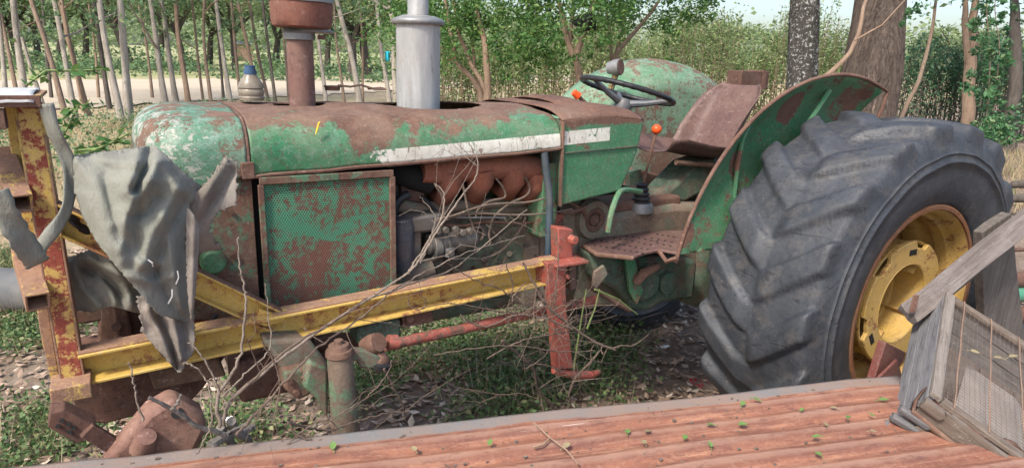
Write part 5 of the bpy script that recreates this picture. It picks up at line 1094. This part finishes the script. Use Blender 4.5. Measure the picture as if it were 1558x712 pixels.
brush('dry_bush', 'tangled leafless dark thorn bush in front of the red bracket', [
    ([(795, 399), (812, 430), (830, 462), (870, 497), (905, 520), (937, 533)], -.62, -.66, .005, .007),
    ([(700, 480), (740, 497), (787, 478), (830, 485), (870, 501)], -.64, -.66, .004, .005),
    ([(764, 517), (790, 540), (811, 560), (819, 592), (842, 620)], -.60, -.50, .007, .008),
    ([(913, 533), (890, 560), (874, 576), (866, 600), (872, 630)], -.64, -.58, .006, .005),
    ([(846, 352), (849, 385), (848, 419), (844, 458), (850, 480)], -.60, -.62, .003, .003),
    ([(660, 540), (720, 530), (790, 526), (850, 535), (905, 533)], -.62, -.64, .003, .003),
    ([(740, 545), (790, 520), (840, 508), (880, 505)], -.62, -.64, .003, .003),
    ([(680, 400), (720, 425), (760, 440), (790, 460), (820, 470)], -.64, -.62, .002, .004),
    ([(800, 560), (830, 540), (850, 500), (880, 480)], -.6, -.64, .003, .002),
    ([(640, 470), (690, 462), (740, 470), (790, 478)], -.64, -.63, .002, .003),
    ([(770, 400), (780, 440), (770, 480), (790, 520)], -.64, -.6, .003, .002),
    ([(800, 430), (780, 455), (790, 480), (810, 470), (805, 450)], -.64, -.62, .003, .002),
    ([(880, 440), (892, 480), (880, 530), (870, 560)], -.58, -.6, .002, .002),
    ([(845, 620), (800, 600), (760, 600), (700, 590)], -.5, -.45, .004, .002)], m_br2, S(842, 620, Y=-.5), 41, 9)
cl_ = brush('curled_tendrils', 'curled dry brown tendrils twisted round the yellow rail left of the red bracket', [
    ([(620, 455), (626, 468), (640, 470), (648, 460), (640, 448)], -.52, -.54, .003, .002), ([(828, 455), (820, 465), (826, 478), (838, 476), (838, 462)], -.56, -.58, .0035, .002),
    ([(790, 440), (778, 455), (786, 470), (800, 464)], -.6, -.6, .003, .002), ([(735, 470), (728, 490), (736, 510), (748, 500)], -.6, -.6, .003, .002)], m_br2, S(740, 470, Y=-.56), 71, 0)
for o_, l_ in ((S(230, 606, Y=-.80), 0),):
    st = thing('lichened_stick', 'short grey lichen covered stick lying across the rusty block at lower left', 'stick', o_)
    twig(MB(), [(226, 604), (250, 616), (275, 630), (300, 648), (325, 655), (345, 662)], -.80, -.76, .006, .010, False, 5, 1, .6).build('stem', m_stick, st)
    twig(MB(), [(262, 622), (270, 612), (274, 600)], -.8, -.82, .005, .004, False, 6, 0).build('stub', m_stick, st)
stt = thing('stump', 'gnarled grey root stump where the thorny branches rise, near the rusty block', 'stump', S(345, 665, Y=-.72))
for px in (((320, 678), (345, 662), (372, 656), (385, 648)), ((335, 650), (345, 665), (360, 690), (345, 712)), ((352, 640), (358, 655), (380, 672), (372, 700))): twig(MB(), px, -.74, -.68, .018, .012, False, 3, 0, .5).build('root', m_stick, stt)
# green and pale shoots
gs = thing('green_shoot', 'two thin pale green shoots standing in front of the foot plate', 'shoot', S(886, 560, Y=-.45))
m_shoot = plain('green_stem', (.15, .20, .07), .6)
for px in (((873, 560), (882, 500), (892, 440)), ((893, 500), (905, 470), (912, 440)), ((905, 440), (940, 455), (970, 478))): MB().tube([S(u, v, Y=-.5) for u, v in px], [.004, .003, .002], 6).build('stem', m_shoot, gs)
tb_ = thing('thorny_sprig', 'green leafy thorny sprig behind the yellow frame, left of the tractor nose', 'sprig', S(60, 250, Y=.2))
for k, px in enumerate((((115, 230), (150, 226), (175, 215), (197, 202)), ((60, 232), (85, 190), (102, 175), (118, 160), (150, 158)), ((40, 130), (70, 108), (120, 108), (160, 106)), ((90, 215), (105, 190), (120, 160)))):
    mb = MB(); P = [S(u, v, Y=.25+.1*k) for u, v in px]; mb.tube(P, [.005, .0045, .004, .003, .002][:len(P)], 6); mb.build('stem', m_shoot, tb_)
    C = []
    for a, b in zip(P, P[1:]):
        for i in range(9): C.append(np.array(a.lerp(b, i/9))+rng.normal(size=3)*.012)
    V, F = leaf_quads(np.array(C)-np.array(tb_.location), .035, .5, seed=k); V, F = leaf_tris(V, F); fast('leaves', V, F, lm_bush, tb_)
# small litter: white scraps, blue bottle, red rag
m_wh = plain('white_plastic', (.7, .7, .7), .4)
for (u, v, lb_, mt, s) in ((1011, 343+185, 'white paper strip on the bare soil beside the big tyre', m_wh, .03), (770, 489, 'crumpled pale blue plastic scrap on the ground behind the red bracket', plain('blue_scrap', (.25, .45, .6), .4), .06), (905, 503, 'small white scrap on the ground right of the red bracket', m_wh, .035), (190, 655, 'white scrap on the ground behind the toothed rusty plate', m_wh, .02), (345, 640, 'white label scrap beside the gnarled stump', m_wh, .015)):
    p = S(u, v, Z=.03) if u not in (345,) else S(u, v, Y=-.7); mb = MB().grid(lambda a, b: p+Vector(((a-.5)*s*2, (b-.5)*s, .01*noise.noise(Vector((a*4, b*4, u)))+.005)), 8, 6); whole(mb, 'litter_scrap', mt, lb_, 'litter', p, solid=.001)
mb = MB(); p = S(1070, 578, Z=.03)
for k in range(26): q = p+Vector((random.uniform(-.07, .10), random.uniform(-.04, .04), random.uniform(-.02, 0))); a_ = random.uniform(0, 3); mb.obox(q, (.009*math.cos(a_), .009*math.sin(a_), .002), (-.005*math.sin(a_), .005*math.cos(a_), .002), (0, 0, .001))
whole(mb, 'red_petals', plain('red_petals', (.28, .01, .02), .6), 'small clump of bright red petals on the ground against the big tyre', 'petals', p)

# ------------------------------------------------ ground cover
def on_ground(px_poly, n, seed, jitter=0):
    g = np.random.default_rng(seed); us = [p[0] for p in px_poly]; vs_ = [p[1] for p in px_poly]; out = []
    c = [S(u, v, Z=0) for u, v in px_poly]; x0, x1 = min(p.x for p in c), max(p.x for p in c); y0, y1 = min(p.y for p in c), max(p.y for p in c)
    def inside(x, y):
        k = False; j = len(c)-1
        for i in range(len(c)):
            if (c[i].y > y) != (c[j].y > y) and x < (c[j].x-c[i].x)*(y-c[i].y)/(c[j].y-c[i].y)+c[i].x: k = not k
            j = i
        return k
    while len(out) < n:
        x, y = g.uniform(x0, x1), g.uniform(y0, y1)
        if inside(x, y): out.append((x, y, gz(x, y)))
    return np.array(out)
g = np.random.default_rng(3)
X = np.stack([g.uniform(-4.6, 3.5, 26000), g.uniform(-1.2, 4.5, 26000)], 1); cl = np.array([noise.noise(Vector((x*1.3, y*1.3, 2))) for x, y in X]); X = X[cl > -.6][:26000]
Z = np.array([gz(x, y) for x, y in X])+.012+g.uniform(0, .02, len(X)); V, F = leaf_quads(np.column_stack([X, Z]), .055, .45, up=.25, seed=4); V, F = leaf_tris(V, F)
tag(kind(fast('leaf_litter', V, F, lm_litter), 'stuff'), 'brown and grey fallen leaves covering the soil under the tractor', 'leaf litter')
def tufts(name, label, cat, C, per, h, ls, mat, seed, spread=.06, blade=False):
    g = np.random.default_rng(seed); A = np.repeat(C, per, 0); n = len(A); B = A+np.column_stack([g.normal(size=n)*spread, g.normal(size=n)*spread, g.uniform(.1, 1, n)**1.2*h])
    if not blade: V, F = leaf_quads(B, ls, .55, seed=seed); V, F = leaf_tris(V, F)
    else:
        d = np.column_stack([g.normal(size=n)*.35, g.normal(size=n)*.35, np.ones(n)]); L = h*g.uniform(.4, 1.1, n)[:, None]; w = np.column_stack([g.normal(size=n), g.normal(size=n), np.zeros(n)]); w /= np.linalg.norm(w, axis=1)[:, None]
        P0 = A+np.column_stack([g.normal(size=n)*spread, g.normal(size=n)*spread, np.zeros(n)]); V = np.empty((n, 4, 3)); V[:, 0] = P0-w*ls; V[:, 1] = P0+w*ls; V[:, 2] = P0+d*L*.6+w*ls*.7; V[:, 3] = P0+d*L+w*ls*.1; V = V.reshape(-1, 3); F = np.arange(n*4).reshape(n, 4)
    o = kind(fast(name, V, F, mat), 'stuff'); return tag(o, label, cat)
C1 = on_ground([(330, 690), (380, 560), (480, 520), (700, 480), (930, 470), (960, 520), (930, 600), (700, 650)], 560, 5); cm = np.array([noise.noise(Vector((x*1.7, y*1.7, 7))) for x, y, z in C1]); C1 = C1[cm > -.06]
tufts('weeds', 'low green weeds growing under the front of the tractor', 'weeds', C1, 44, .15, .028, lm_weed, 6, .10)
C2 = on_ground([(0, 380), (60, 380), (110, 470), (200, 660), (330, 600), (330, 712), (0, 712)], 500, 7); cm = np.array([noise.noise(Vector((x*1.5, y*1.5, 1))) for x, y, z in C2]); C2 = C2[cm > -.02]
tufts('weeds', 'patchy green weeds on the ground at the left behind the yellow frame', 'weeds', C2, 34, .08, .028, lm_weed, 8, .08)
tufts('grass', 'thin straw coloured grass stalks under the tractor', 'grass', np.concatenate([C1[::3], C2[::4]]), 14, .20, .0016, lm_grass, 9, .09, True)
mb = MB(); g_ = random.Random(4)
for p in [C1[i] for i in range(0, len(C1), 1)]:
    a = g_.uniform(0, 6.28); L = g_.uniform(.12, .38); q = Vector(p)+Vector((g_.uniform(-.1, .1), g_.uniform(-.1, .1), g_.uniform(.0, .12))); d = Vector((math.cos(a), math.sin(a), g_.uniform(-.1, .5)))
    mb.tube([q, q+d*L*.5+Vector((0, 0, .02)), q+d*L], [.0022, .0018, .001], 3, False)
tag(kind(mb.build('dry_stems', m_br, None), 'stuff'), 'pale dry stems lying criss cross in the weeds under the tractor front', 'dry stems')
C3 = on_ground([(-60, 215), (230, 180), (420, 165), (640, 160), (1560, 230), (1900, 420), (1500, 330), (400, 330), (-60, 380)], 5200, 10)
tufts('grass', 'dry tan and green grass and undergrowth beyond the tractor', 'grass', C3, 7, .22, .007, lm_grass, 11, .12, True)
C4 = on_ground([(-60, 200), (230, 175), (420, 160), (420, 230), (-60, 320)], 330, 12)
tufts('undergrowth', 'scattered light green undergrowth between the pale trunks', 'undergrowth', C4, 22, .35, .06, lm_euc, 13, .14)

# ------------------------------------------------ trees
def top_from(base, u, v, H):
    """the trunk passes the sight line (u, v) at the distance of its base and is H metres tall"""
    b = Vector(base); D = (b-CAM).dot(Fw); p = S(u, v, D=D); return b+(p-b)*(H/max(.5, p.z-b.z))
grove = [(39, 168, 22, 0, 11, 0), (27, 150, 0, 10, 6, 1), (103, 185, 52, 0, 8, 1), (66, 160, 35, 50, 6, 0), (115, 178, 84, 0, 8, 0), (135, 176, 95, 0, 8, 2), (128, 170, 88, 5, 6, 2), (167, 165, 152, 50, 7, 3), (186, 188, 152, 0, 10, 0), (196, 185, 181, 0, 12, 0),
         (252, 160, 232, 0, 9, 0), (268, 156, 245, 0, 8, 0), (287, 160, 270, 0, 8, 2), (310, 158, 290, 10, 4, 1), (322, 160, 305, 0, 5, 1), (352, 162, 325, 0, 7, 0), (368, 158, 352, 10, 5, 1), (398, 160, 365, 0, 6, 2), (410, 158, 380, 5, 5, 1), (420, 160, 400, 30, 5, 3),
         (497, 160, 486, 40, 6, 0), (549, 160, 516, 0, 9, 0), (525, 158, 512, 50, 4, 1), (552, 156, 546, 40, 4, 2), (594, 160, 573, 0, 7, 0), (604, 164, 593, 0, 9, 0), (78, 150, 62, 20, 5, 3), (10, 165, 0, 60, 7, 0), (150, 150, 135, 10, 4, 2), (232, 150, 215, 20, 4, 1), (440, 152, 425, 10, 4, 1), (340, 150, 330, 30, 4, 3)]
bk = [b_euc, b_brown, b_tan, b_dark]; bn = ['pale', 'thin brown', 'tan', 'dark']
def place_word(i, u):
    L = sorted(g_[0] for g_ in grove); return L.index(u)+1
for i, (u, v, ut, vt, w, k) in enumerate(grove):
    b = S(u, v, Z=0); D = (b-CAM).dot(Fw); H = 7.5+(i*37 % 10)*.22; t_ = top_from(b, ut, vt, H); r = w*D/FPX*.5*1.02
    order = place_word(i, u); ords = ['first', 'second', 'third', 'fourth', 'fifth', 'sixth', 'seventh', 'eighth', 'ninth', 'tenth', 'eleventh', 'twelfth', 'thirteenth', 'fourteenth', 'fifteenth', 'sixteenth', 'seventeenth', 'eighteenth', 'nineteenth', 'twentieth', 'twenty-first', 'twenty-second', 'twenty-third', 'twenty-fourth', 'twenty-fifth', 'twenty-sixth', 'twenty-seventh', 'twenty-eighth', 'twenty-ninth', 'thirtieth', 'thirty-first', 'thirty-second']
    ex = [(S(ut+random.uniform(-40, 40), random.uniform(-25, 60), D=D+random.uniform(-1, 1)), random.uniform(.25, .42)) for _ in range(4)]
    tree('slender_tree', '%s slender %s trunk from the left in the grove behind the tractor' % (ords[order-1], bn[k]), b, t_, r, bk[k], lm_euc, 'slender trees of the grove behind the tractor', i+3, nb=7, crown=(1.1, 1.2), nl=1300, ls=.13, extra=ex, amp=.034, low=(.42, .24, .30)[i % 3], droop=.6)
# far acacias beyond the road
def acacia(i, u, v, D, H, w, lean, label, dens=2600):
    b = S(u, 300, D=D); b.z = 0; g = random.Random(i); root = thing('acacia_tree', label, 'tree', b, 'dark trunked acacias beyond the road')
    mb = MB(); fk = b+Vector((lean*.5, 0, H*.38)); r = w*D/FPX*.5; mb.tube(wander(b-Vector((0, 0, .1)), fk, 6, .05, i), [r*(1.2-.06*k) for k in range(7)], 8)
    tips = []
    for k in range(6):
        a = k*1.05+g.random(); L = H*.42*g.uniform(.6, 1.1); q = fk+Vector((math.cos(a)*L+lean, math.sin(a)*L, H*g.uniform(.38, .56))); P = wander(fk, q, 6, .08, i+k*9); mb.tube(P, [r*.62*(1-.13*j) for j in range(7)], 6); tips += [P[4], P[5], q]
    mb.build('trunk', b_dark, root); gg = np.random.default_rng(i); C = []
    for p in tips:
        m = dens//len(tips); s = gg.normal(size=(m, 3))*[H*.13, H*.13, H*.035]; C.append(np.array(p)+s)
    C = np.concatenate(C)-np.array(b); V, F = leaf_quads(C, .0042*D+.05, .5, up=.6, seed=i); fast('crown', V, F, lm_far, root)
far = [(225, 0, 46, 7.5, 11, -1.5), (155, 0, 52, 7, 8, .8), (62, 0, 50, 7, 9, -.5), (120, 0, 58, 7, 8, .6), (20, 0, 48, 6.5, 9, .5), (190, 0, 66, 8, 8, -1), (262, 0, 62, 7.5, 8, 1), (300, 0, 50, 7, 8, -.6), (335, 0, 68, 8, 8, .8), (372, 0, 54, 7.5, 8, 0), (430, 0, 60, 7, 9, .7), (470, 0, 48, 6.5, 8, -.6), (540, 0, 44, 6.5, 12, .3), (563, 0, 45, 7, 13, -.4), (90, 0, 75, 8, 8, 0), (505, 0, 72, 8, 8, .5), (0, 0, 70, 8, 9, 0), (620, 0, 62, 7, 8, 0)]
for i, (u, v, D, H, w, ln) in enumerate(far):
    L = sorted(f_[0] for f_ in far); k = L.index(u); acacia(i+100, u, v, D, H*.92, w, ln, '%s dark acacia from the left in the row of trees beyond the road' % ords[k], 4200)
for i, (u, D, H) in enumerate(((1010, 75, 6.2), (1075, 62, 5.6), (1165, 70, 6.0), (1420, 60, 5.6), (1530, 66, 5.2), (900, 80, 6.4), (780, 72, 6.5))):
    acacia(i+150, u, 0, D, H, 6, 0, ['flat topped pale green acacia on the skyline behind the far fender', 'broad flat pale acacia on the skyline above the seat', 'flat pale acacia on the skyline just left of the lichen trunk', 'flat pale acacia on the skyline right of the thick brown trunk', 'flat pale acacia on the skyline at the right edge', 'pale acacia on the skyline above the steering wheel', 'pale acacia on the skyline right of the silencer'][i], 2200)
# distant wood
C = []; g = np.random.default_rng(5)
for k in range(170):
    a = g.uniform(-1.2, 1.45)+YAW; D = g.uniform(95, 150); x, y = CAM.x+math.sin(a)*D, CAM.y+math.cos(a)*D; H = g.uniform(4.0, 8.2)*(1.3 if a < YAW-.1 else 1.)
    C.append(np.column_stack([g.normal(x, 3.4, 260), g.normal(y, 3, 260), np.abs(g.normal(H*.55, H*.27, 260))]))
V, F = leaf_quads(np.concatenate(C), .75, .6, seed=6); tag(kind(fast('distant_wood', V, F, lm_far), 'stuff'), 'pale hazy line of distant trees on the horizon', 'wood')
C = []; g = np.random.default_rng(8)
for k in range(85):
    a = YAW+g.uniform(-.75, .0); D = g.uniform(38, 62); x, y = CAM.x+math.sin(a)*D, CAM.y+math.cos(a)*D; m = 150; H = g.uniform(.5, 1.5)
    C.append(np.column_stack([g.normal(x, .9, m), g.normal(y, .7, m), np.abs(g.normal(H*.4, H*.35, m))]))
V, F = leaf_quads(np.concatenate(C), .22, .6, seed=9); tag(kind(fast('roadside_bushes', V, F, lm_euc), 'stuff'), 'low green bushes scattered under the acacias beyond the road', 'bushes')
C = []
for k in range(60):
    a = YAW+g.uniform(-.75, .25); D = g.uniform(58, 92); x, y = CAM.x+math.sin(a)*D, CAM.y+math.cos(a)*D; m = 330; H = g.uniform(3.2, 6.5)
    C.append(np.column_stack([g.normal(x, 2.4, m), g.normal(y, 2, m), g.normal(H, .9, m)]))
V, F = leaf_quads(np.concatenate(C), .36, .55, seed=10, up=.7); tag(kind(fast('acacia_canopy', V, F, lm_far), 'stuff'), 'layered pale green canopy of the far acacia wood behind the dark trunks', 'canopy')
# hut and cloths far behind
hb = S(735, 92, D=58); hb.z = 0; hut = thing('farm_hut', 'small pinkish hut far behind the grove, left of the silencer', 'hut', S(370, 100, D=88)*1)
hc = hut.location.copy(); hc.z = 0; hut.location = hc
MB().box(hc.x-1.2, hc.x+1.2, hc.y-1, hc.y+1, 0, 2.1).build('wall', plain('pink_plaster', (.45, .28, .22), .9), hut)
MB().prism([(hc.x-1.4, hc.y-1.2, 2.1), (hc.x+1.4, hc.y-1.2, 2.1), (hc.x+1.4, hc.y, 2.5), (hc.x-1.4, hc.y, 2.5)], (0, 0, .06)).build('roof', m_grey, hut)
def rag(u, v, w, h, D, mat, name, lb_):
    p = S(u, v, D=D); sx = w*D/FPX; sz = h*D/FPX
    whole(MB().grid(lambda a, b: p+Vector(((a-.5)*sx, .05*math.sin(a*9)+.03*noise.noise(Vector((a*3, b*3, u))), (b-.5)*sz)), 10, 8), name, mat, lb_, 'cloth', p, solid=.004)
rag(590, 86, 8, 14, 21, plain('turquoise_cloth', (.02, .38, .50), .7), 'hanging_cloth', 'bright turquoise cloth hanging beyond the grove just left of the silencer')
rag(597, 90, 4, 12, 21.2, m_wh, 'hanging_cloth', 'narrow white cloth hanging beside the turquoise one')
rag(686, 86, 4, 12, 20, plain('orange_cloth', (.7, .12, .04), .7), 'hanging_cloth', 'small orange cloth in the bush right of the silencer')
# bushy trees behind the tractor
def pxc(lst, D): return [(S(u, v, D=D+random.uniform(-.8, .8)), w) for u, v, w in lst]
def multi(name, label, base_px, D, stems, leafs, seed, nl, ls, bm, lm, Rr=.9, cat='tree'):
    b = S(base_px[0], base_px[1], D=D); b.z = gz(b.x, b.y); root = thing(name, label, cat, b); 
    for st in stems:
        mb = MB(); P = [S(u, v, D=D+dd) for u, v, dd in st[1]]; P[0] = P[0] if st[2] else b+Vector((0, 0, -.05)); Q = []
        if not st[2]: P = [P[0]]+P[1:]
        m = 12
        for i in range(m+1):
            s = i/m*(len(P)-1); k = min(len(P)-2, int(s)); Q.append(P[k].lerp(P[k+1], s-k)+noise.noise_vector(P[k].lerp(P[k+1], s-k)*2+Vector((seed, 0, 0)))*.05*(i > 0))
        end = Q[-1]+(Q[-1]-Q[-3]).normalized()*1.6; Q.append(end); r = st[0]*D/FPX*.5; mb.tube(Q, [r*(1.1-.55*i/m) for i in range(m+1)]+[r*.2], 9); mb.build('trunk', bm, root)
    gg = np.random.default_rng(seed); C = []; per = nl/sum(w**1.5 for _, _, w in leafs)
    for u, v, w in leafs:
        p = np.array(S(u, v, D=D+gg.uniform(-.9, .9))); m = int(per*w**1.5); sub = max(3, m//22); s0 = gg.normal(size=(sub, 3))*Rr*w*.42; C.append(p+s0[gg.integers(0, sub, m)]+gg.normal(size=(m, 3))*Rr*w*.12)
    V, F = leaf_quads(np.concatenate(C)-np.array(b), ls, .5, seed=seed, droop=.3); V, F = leaf_tris(V, F); fast('crown', V, F, lm, root); return root
L1 = [(u+random.uniform(-12, 12), v+random.uniform(-10, 10), 1) for u in range(590, 850, 30) for v in range(-110, 60, 28)]+[(u, v, .8) for u, v in ((760, 75), (790, 80), (820, 70), (690, 50), (660, 45), (775, 100), (800, 60), (640, 60), (725, 40), (840, 90))]
multi('bushy_tree', 'leafy tree with several leaning tan stems rising right of the silencer', (738, 175), 11.5,
      [(9, [(738, 175, 0), (732, 140, 0), (694, 90, 0), (686, 60, -.2), (678, 10, -.3)], 0), (8, [(740, 175, 0), (741, 139, 0), (714, 90, .2), (700, 54, .3), (690, 0, .3)], 0), (11, [(744, 175, 0), (745, 139, 0), (737, 67, 0), (728, 29, 0), (722, -20, 0)], 0), (7, [(730, 175, 0), (738, 150, .3), (722, 100, .4), (716, 40, .5)], 0)],
      L1, 21, 17000, .075, b_tan, lm_bush, .62)
L2 = [(u+random.uniform(-12, 12), v+random.uniform(-10, 10), 1) for u in range(800, 960, 30) for v in range(-120, 40, 28)]+[(u, v, .6) for u, v in ((830, 60), (915, 40), (940, 20), (820, 95), (925, 70), (850, 85))]
multi('bushy_tree', 'leafy tree with a forked brown trunk directly behind the steering wheel', (886, 190), 10.5,
      [(13, [(886, 190, 0), (882, 140, 0), (876, 90, 0), (862, 52, 0), (847, 0, 0)], 0), (10, [(878, 82, 0), (889, 47, 0), (907, 0, 0)], 1), (6, [(868, 62, 0), (872, 20, 0), (869, -20, 0)], 1)], L2, 22, 10000, .072, b_tan, lm_bush, .6)
L3 = [(u+random.uniform(-14, 14), v+random.uniform(-10, 10), 1) for u in range(900, 1110, 30) for v in range(-110, 28, 28) if v < 40-(u-900)*.12]+[(u, v, .6) for u, v in ((1000, 40), (1030, 30), (1060, 20), (960, 60), (1010, 60))]
multi('bushy_tree', 'leafy tree with spreading reddish branches behind the far fender', (935, 160), 12.5,
      [(8, [(935, 160, 0), (935, 87, 0), (973, 42, 0), (1001, 0, 0)], 0), (6, [(934, 160, 0), (930, 70, .2), (925, 28, .3), (915, -10, .3)], 0), (6, [(935, 120, 0), (942, 60, 0), (950, 20, 0), (945, -20, 0)], 1)], L3, 23, 12000, .075, b_brown, lm_bush, .66)
p = S(893, 36, D=10.0); whole(MB().sphere(p, .17, 12, (1.1, .7, .9)).bend(.09, 6), 'plastic_bag', m_blackd, 'black plastic bag caught in the fork of the tree behind the steering wheel', 'bag', p)
# big trunks on the right
tree('large_tree', 'big straight black trunk blotched with white lichen behind the seat', (*S(1228, 232, D=8.6).xy, 0), top_from((*S(1228, 232, D=8.6).xy, 0), 1226, 0, 8.5), .235, b_lich, lm_bush, 'large trees behind the rear wheel', 301, nb=10, crown=(1.5, .8), nl=6000, ls=.11, amp=.01, low=.6)
tr = tree('large_tree', 'thickest leaning brown trunk with deeply ridged bark behind the near fender', (*S(1312, 262, D=7.4).xy, 0), top_from((*S(1312, 262, D=7.4).xy, 0), 1338, 0, 8), .36, b_big, lm_bush, 'large trees behind the rear wheel', 302, nb=10, crown=(1.6, .8), nl=7000, ls=.11, amp=.008, low=.6)
multi('liana', 'pale bare climbing stem slanting across the thick ridged trunk', (1250, 119), 6.8, [(8, [(1246, 122, 0), (1270, 104, 0), (1292, 82, -.05), (1305, 50, -.1), (1313, 20, -.1), (1322, -12, 0)], 1), (3, [(1300, 62, -.1), (1340, 40, -.15), (1372, 8, -.1)], 1)], [(1340, 15, .25), (1385, 8, .3), (1380, 30, .2)], 31, 160, .05, b_tan, lm_vine, .5, 'climber')
multi('crooked_tree', 'twin stemmed brown tree standing right of the thick ridged trunk', (1474, 198), 15.5, [(18, [(1474, 198, 0), (1475, 110, 0), (1480, 60, 0), (1484, 0, 0)], 0), (11, [(1476, 100, 0), (1468, 60, 0), (1470, 20, 0), (1468, -10, 0)], 1)], [(1440, -60, 1), (1480, -80, 1.2), (1520, -70, 1), (1500, -30, .6)], 32, 1500, .1, b_tan, lm_dark, 1.2)
multi('crooked_tree', 'thin crooked bare stem curving up between the thick trunk and the twin stemmed tree', (1365, 190), 9.5, [(7, [(1364, 200, 0), (1372, 165, 0), (1396, 125, 0), (1412, 80, 0), (1420, 40, 0), (1424, -8, 0)], 0)], [(1425, -60, 1), (1400, -50, 1), (1400, 20, .2)], 33, 700, .08, b_brown, lm_vine, .7)
multi('dark_tree', 'dark trunk wound with creeper near the right edge', (1545, 192), 14.5, [(19, [(1546, 192, 0), (1546, 100, 0), (1544, 40, 0), (1545, -10, 0)], 0)], [(1545, -60, 1.3), (1500, -60, 1), (1570, -40, 1), (1550, 30, .4), (1555, 90, .4), (1540, 160, .5)], 34, 1800, .1, b_dark, lm_dark, 1.1)
multi('climbing_vine', 'hanging column of round blue green creeper leaves near the right edge', (1508, 215), 11, [(2, [(1508, 215, 0), (1505, 100, 0), (1500, 0, 0)], 0), (2, [(1520, 200, .2), (1522, 100, .2), (1515, 0, .2)], 0)], [(1500+12*math.sin(i), i*15-30, .32) for i in range(17)]+[(1518+8*math.sin(i*2), i*22, .25) for i in range(11)], 35, 1900, .095, b_brown, lm_vine, 1.0, 'creeper')
multi('low_shrub', 'low leafy shrub at the foot of the creeper behind the tyre', (1470, 240), 9.5, [(2, [(1470, 240, 0), (1460, 215, 0)], 0)], [(u, 205+12*math.sin(u), .35) for u in range(1395, 1540, 13)]+[(u, 228, .25) for u in range(1430, 1520, 15)], 36, 1800, .07, b_brown, lm_vine, .6, 'shrub')
# hedge of leafy rods
def hedge(name, label, u0, u1, D, h0, h1, n, leafs, mat, seed, ls, stemm):
    g = np.random.default_rng(seed); mb = MB(); C = []
    for k in range(n):
        u = u0+(u1-u0)*(k+g.random())/n; Dk = D+g.uniform(-.8, .8); b = S(u, 300, D=Dk); b.z = 0; H = (h0+(h1-h0)*(k/n))*g.uniform(.78, 1.1)*(1+.38*noise.noise(Vector((u*.013, seed, 0))))
        t = b+Vector((g.normal()*.22, g.normal()*.2, H)); P = wander(b, t, 5, .04, seed+k*.37); mb.tube(P, [.011*(1-.14*i) for i in range(6)], 4, False)
        m = int(leafs*g.uniform(.5, 1.5)); s = g.beta(2.3, 1.1, m)*5; i = np.minimum(4, s.astype(int)); q = (s-i)[:, None]; PP = np.array([list(p) for p in P]); C.append(PP[i]*(1-q)+PP[i+1]*q+g.normal(size=(m, 3))*[.11, .11, .07])
    kind(mb.build(name+'_stems', stemm), 'stuff'); st = bpy.data.objects[name+'_stems']
    V, F = leaf_quads(np.concatenate(C), ls, .38, seed=seed, droop=-.5); root = thing(name, label, 'hedge', S((u0+u1)/2, 150, D=D)); root.location.z = 0
    V = V-np.array(root.location); l_ = kind(fast('leaves', V, F, mat, root), 'stuff'); st.name = 'stems'; st.parent = root; st.location = -root.location
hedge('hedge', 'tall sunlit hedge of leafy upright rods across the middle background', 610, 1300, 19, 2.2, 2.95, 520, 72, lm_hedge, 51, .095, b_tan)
hedge('hedge', 'darker hedge of upright rods right of the thick ridged trunk', 1340, 1640, 18, 2.5, 2.7, 250, 56, lm_dark, 52, .11, b_dark)
C5 = on_ground([(640, 162), (900, 165), (1300, 200), (1300, 215), (640, 185)], 500, 14)
tufts('hedge_undergrowth', 'light grass and leaves along the foot of the hedge', 'undergrowth', C5, 14, .4, .07, lm_hedge, 15, .2)
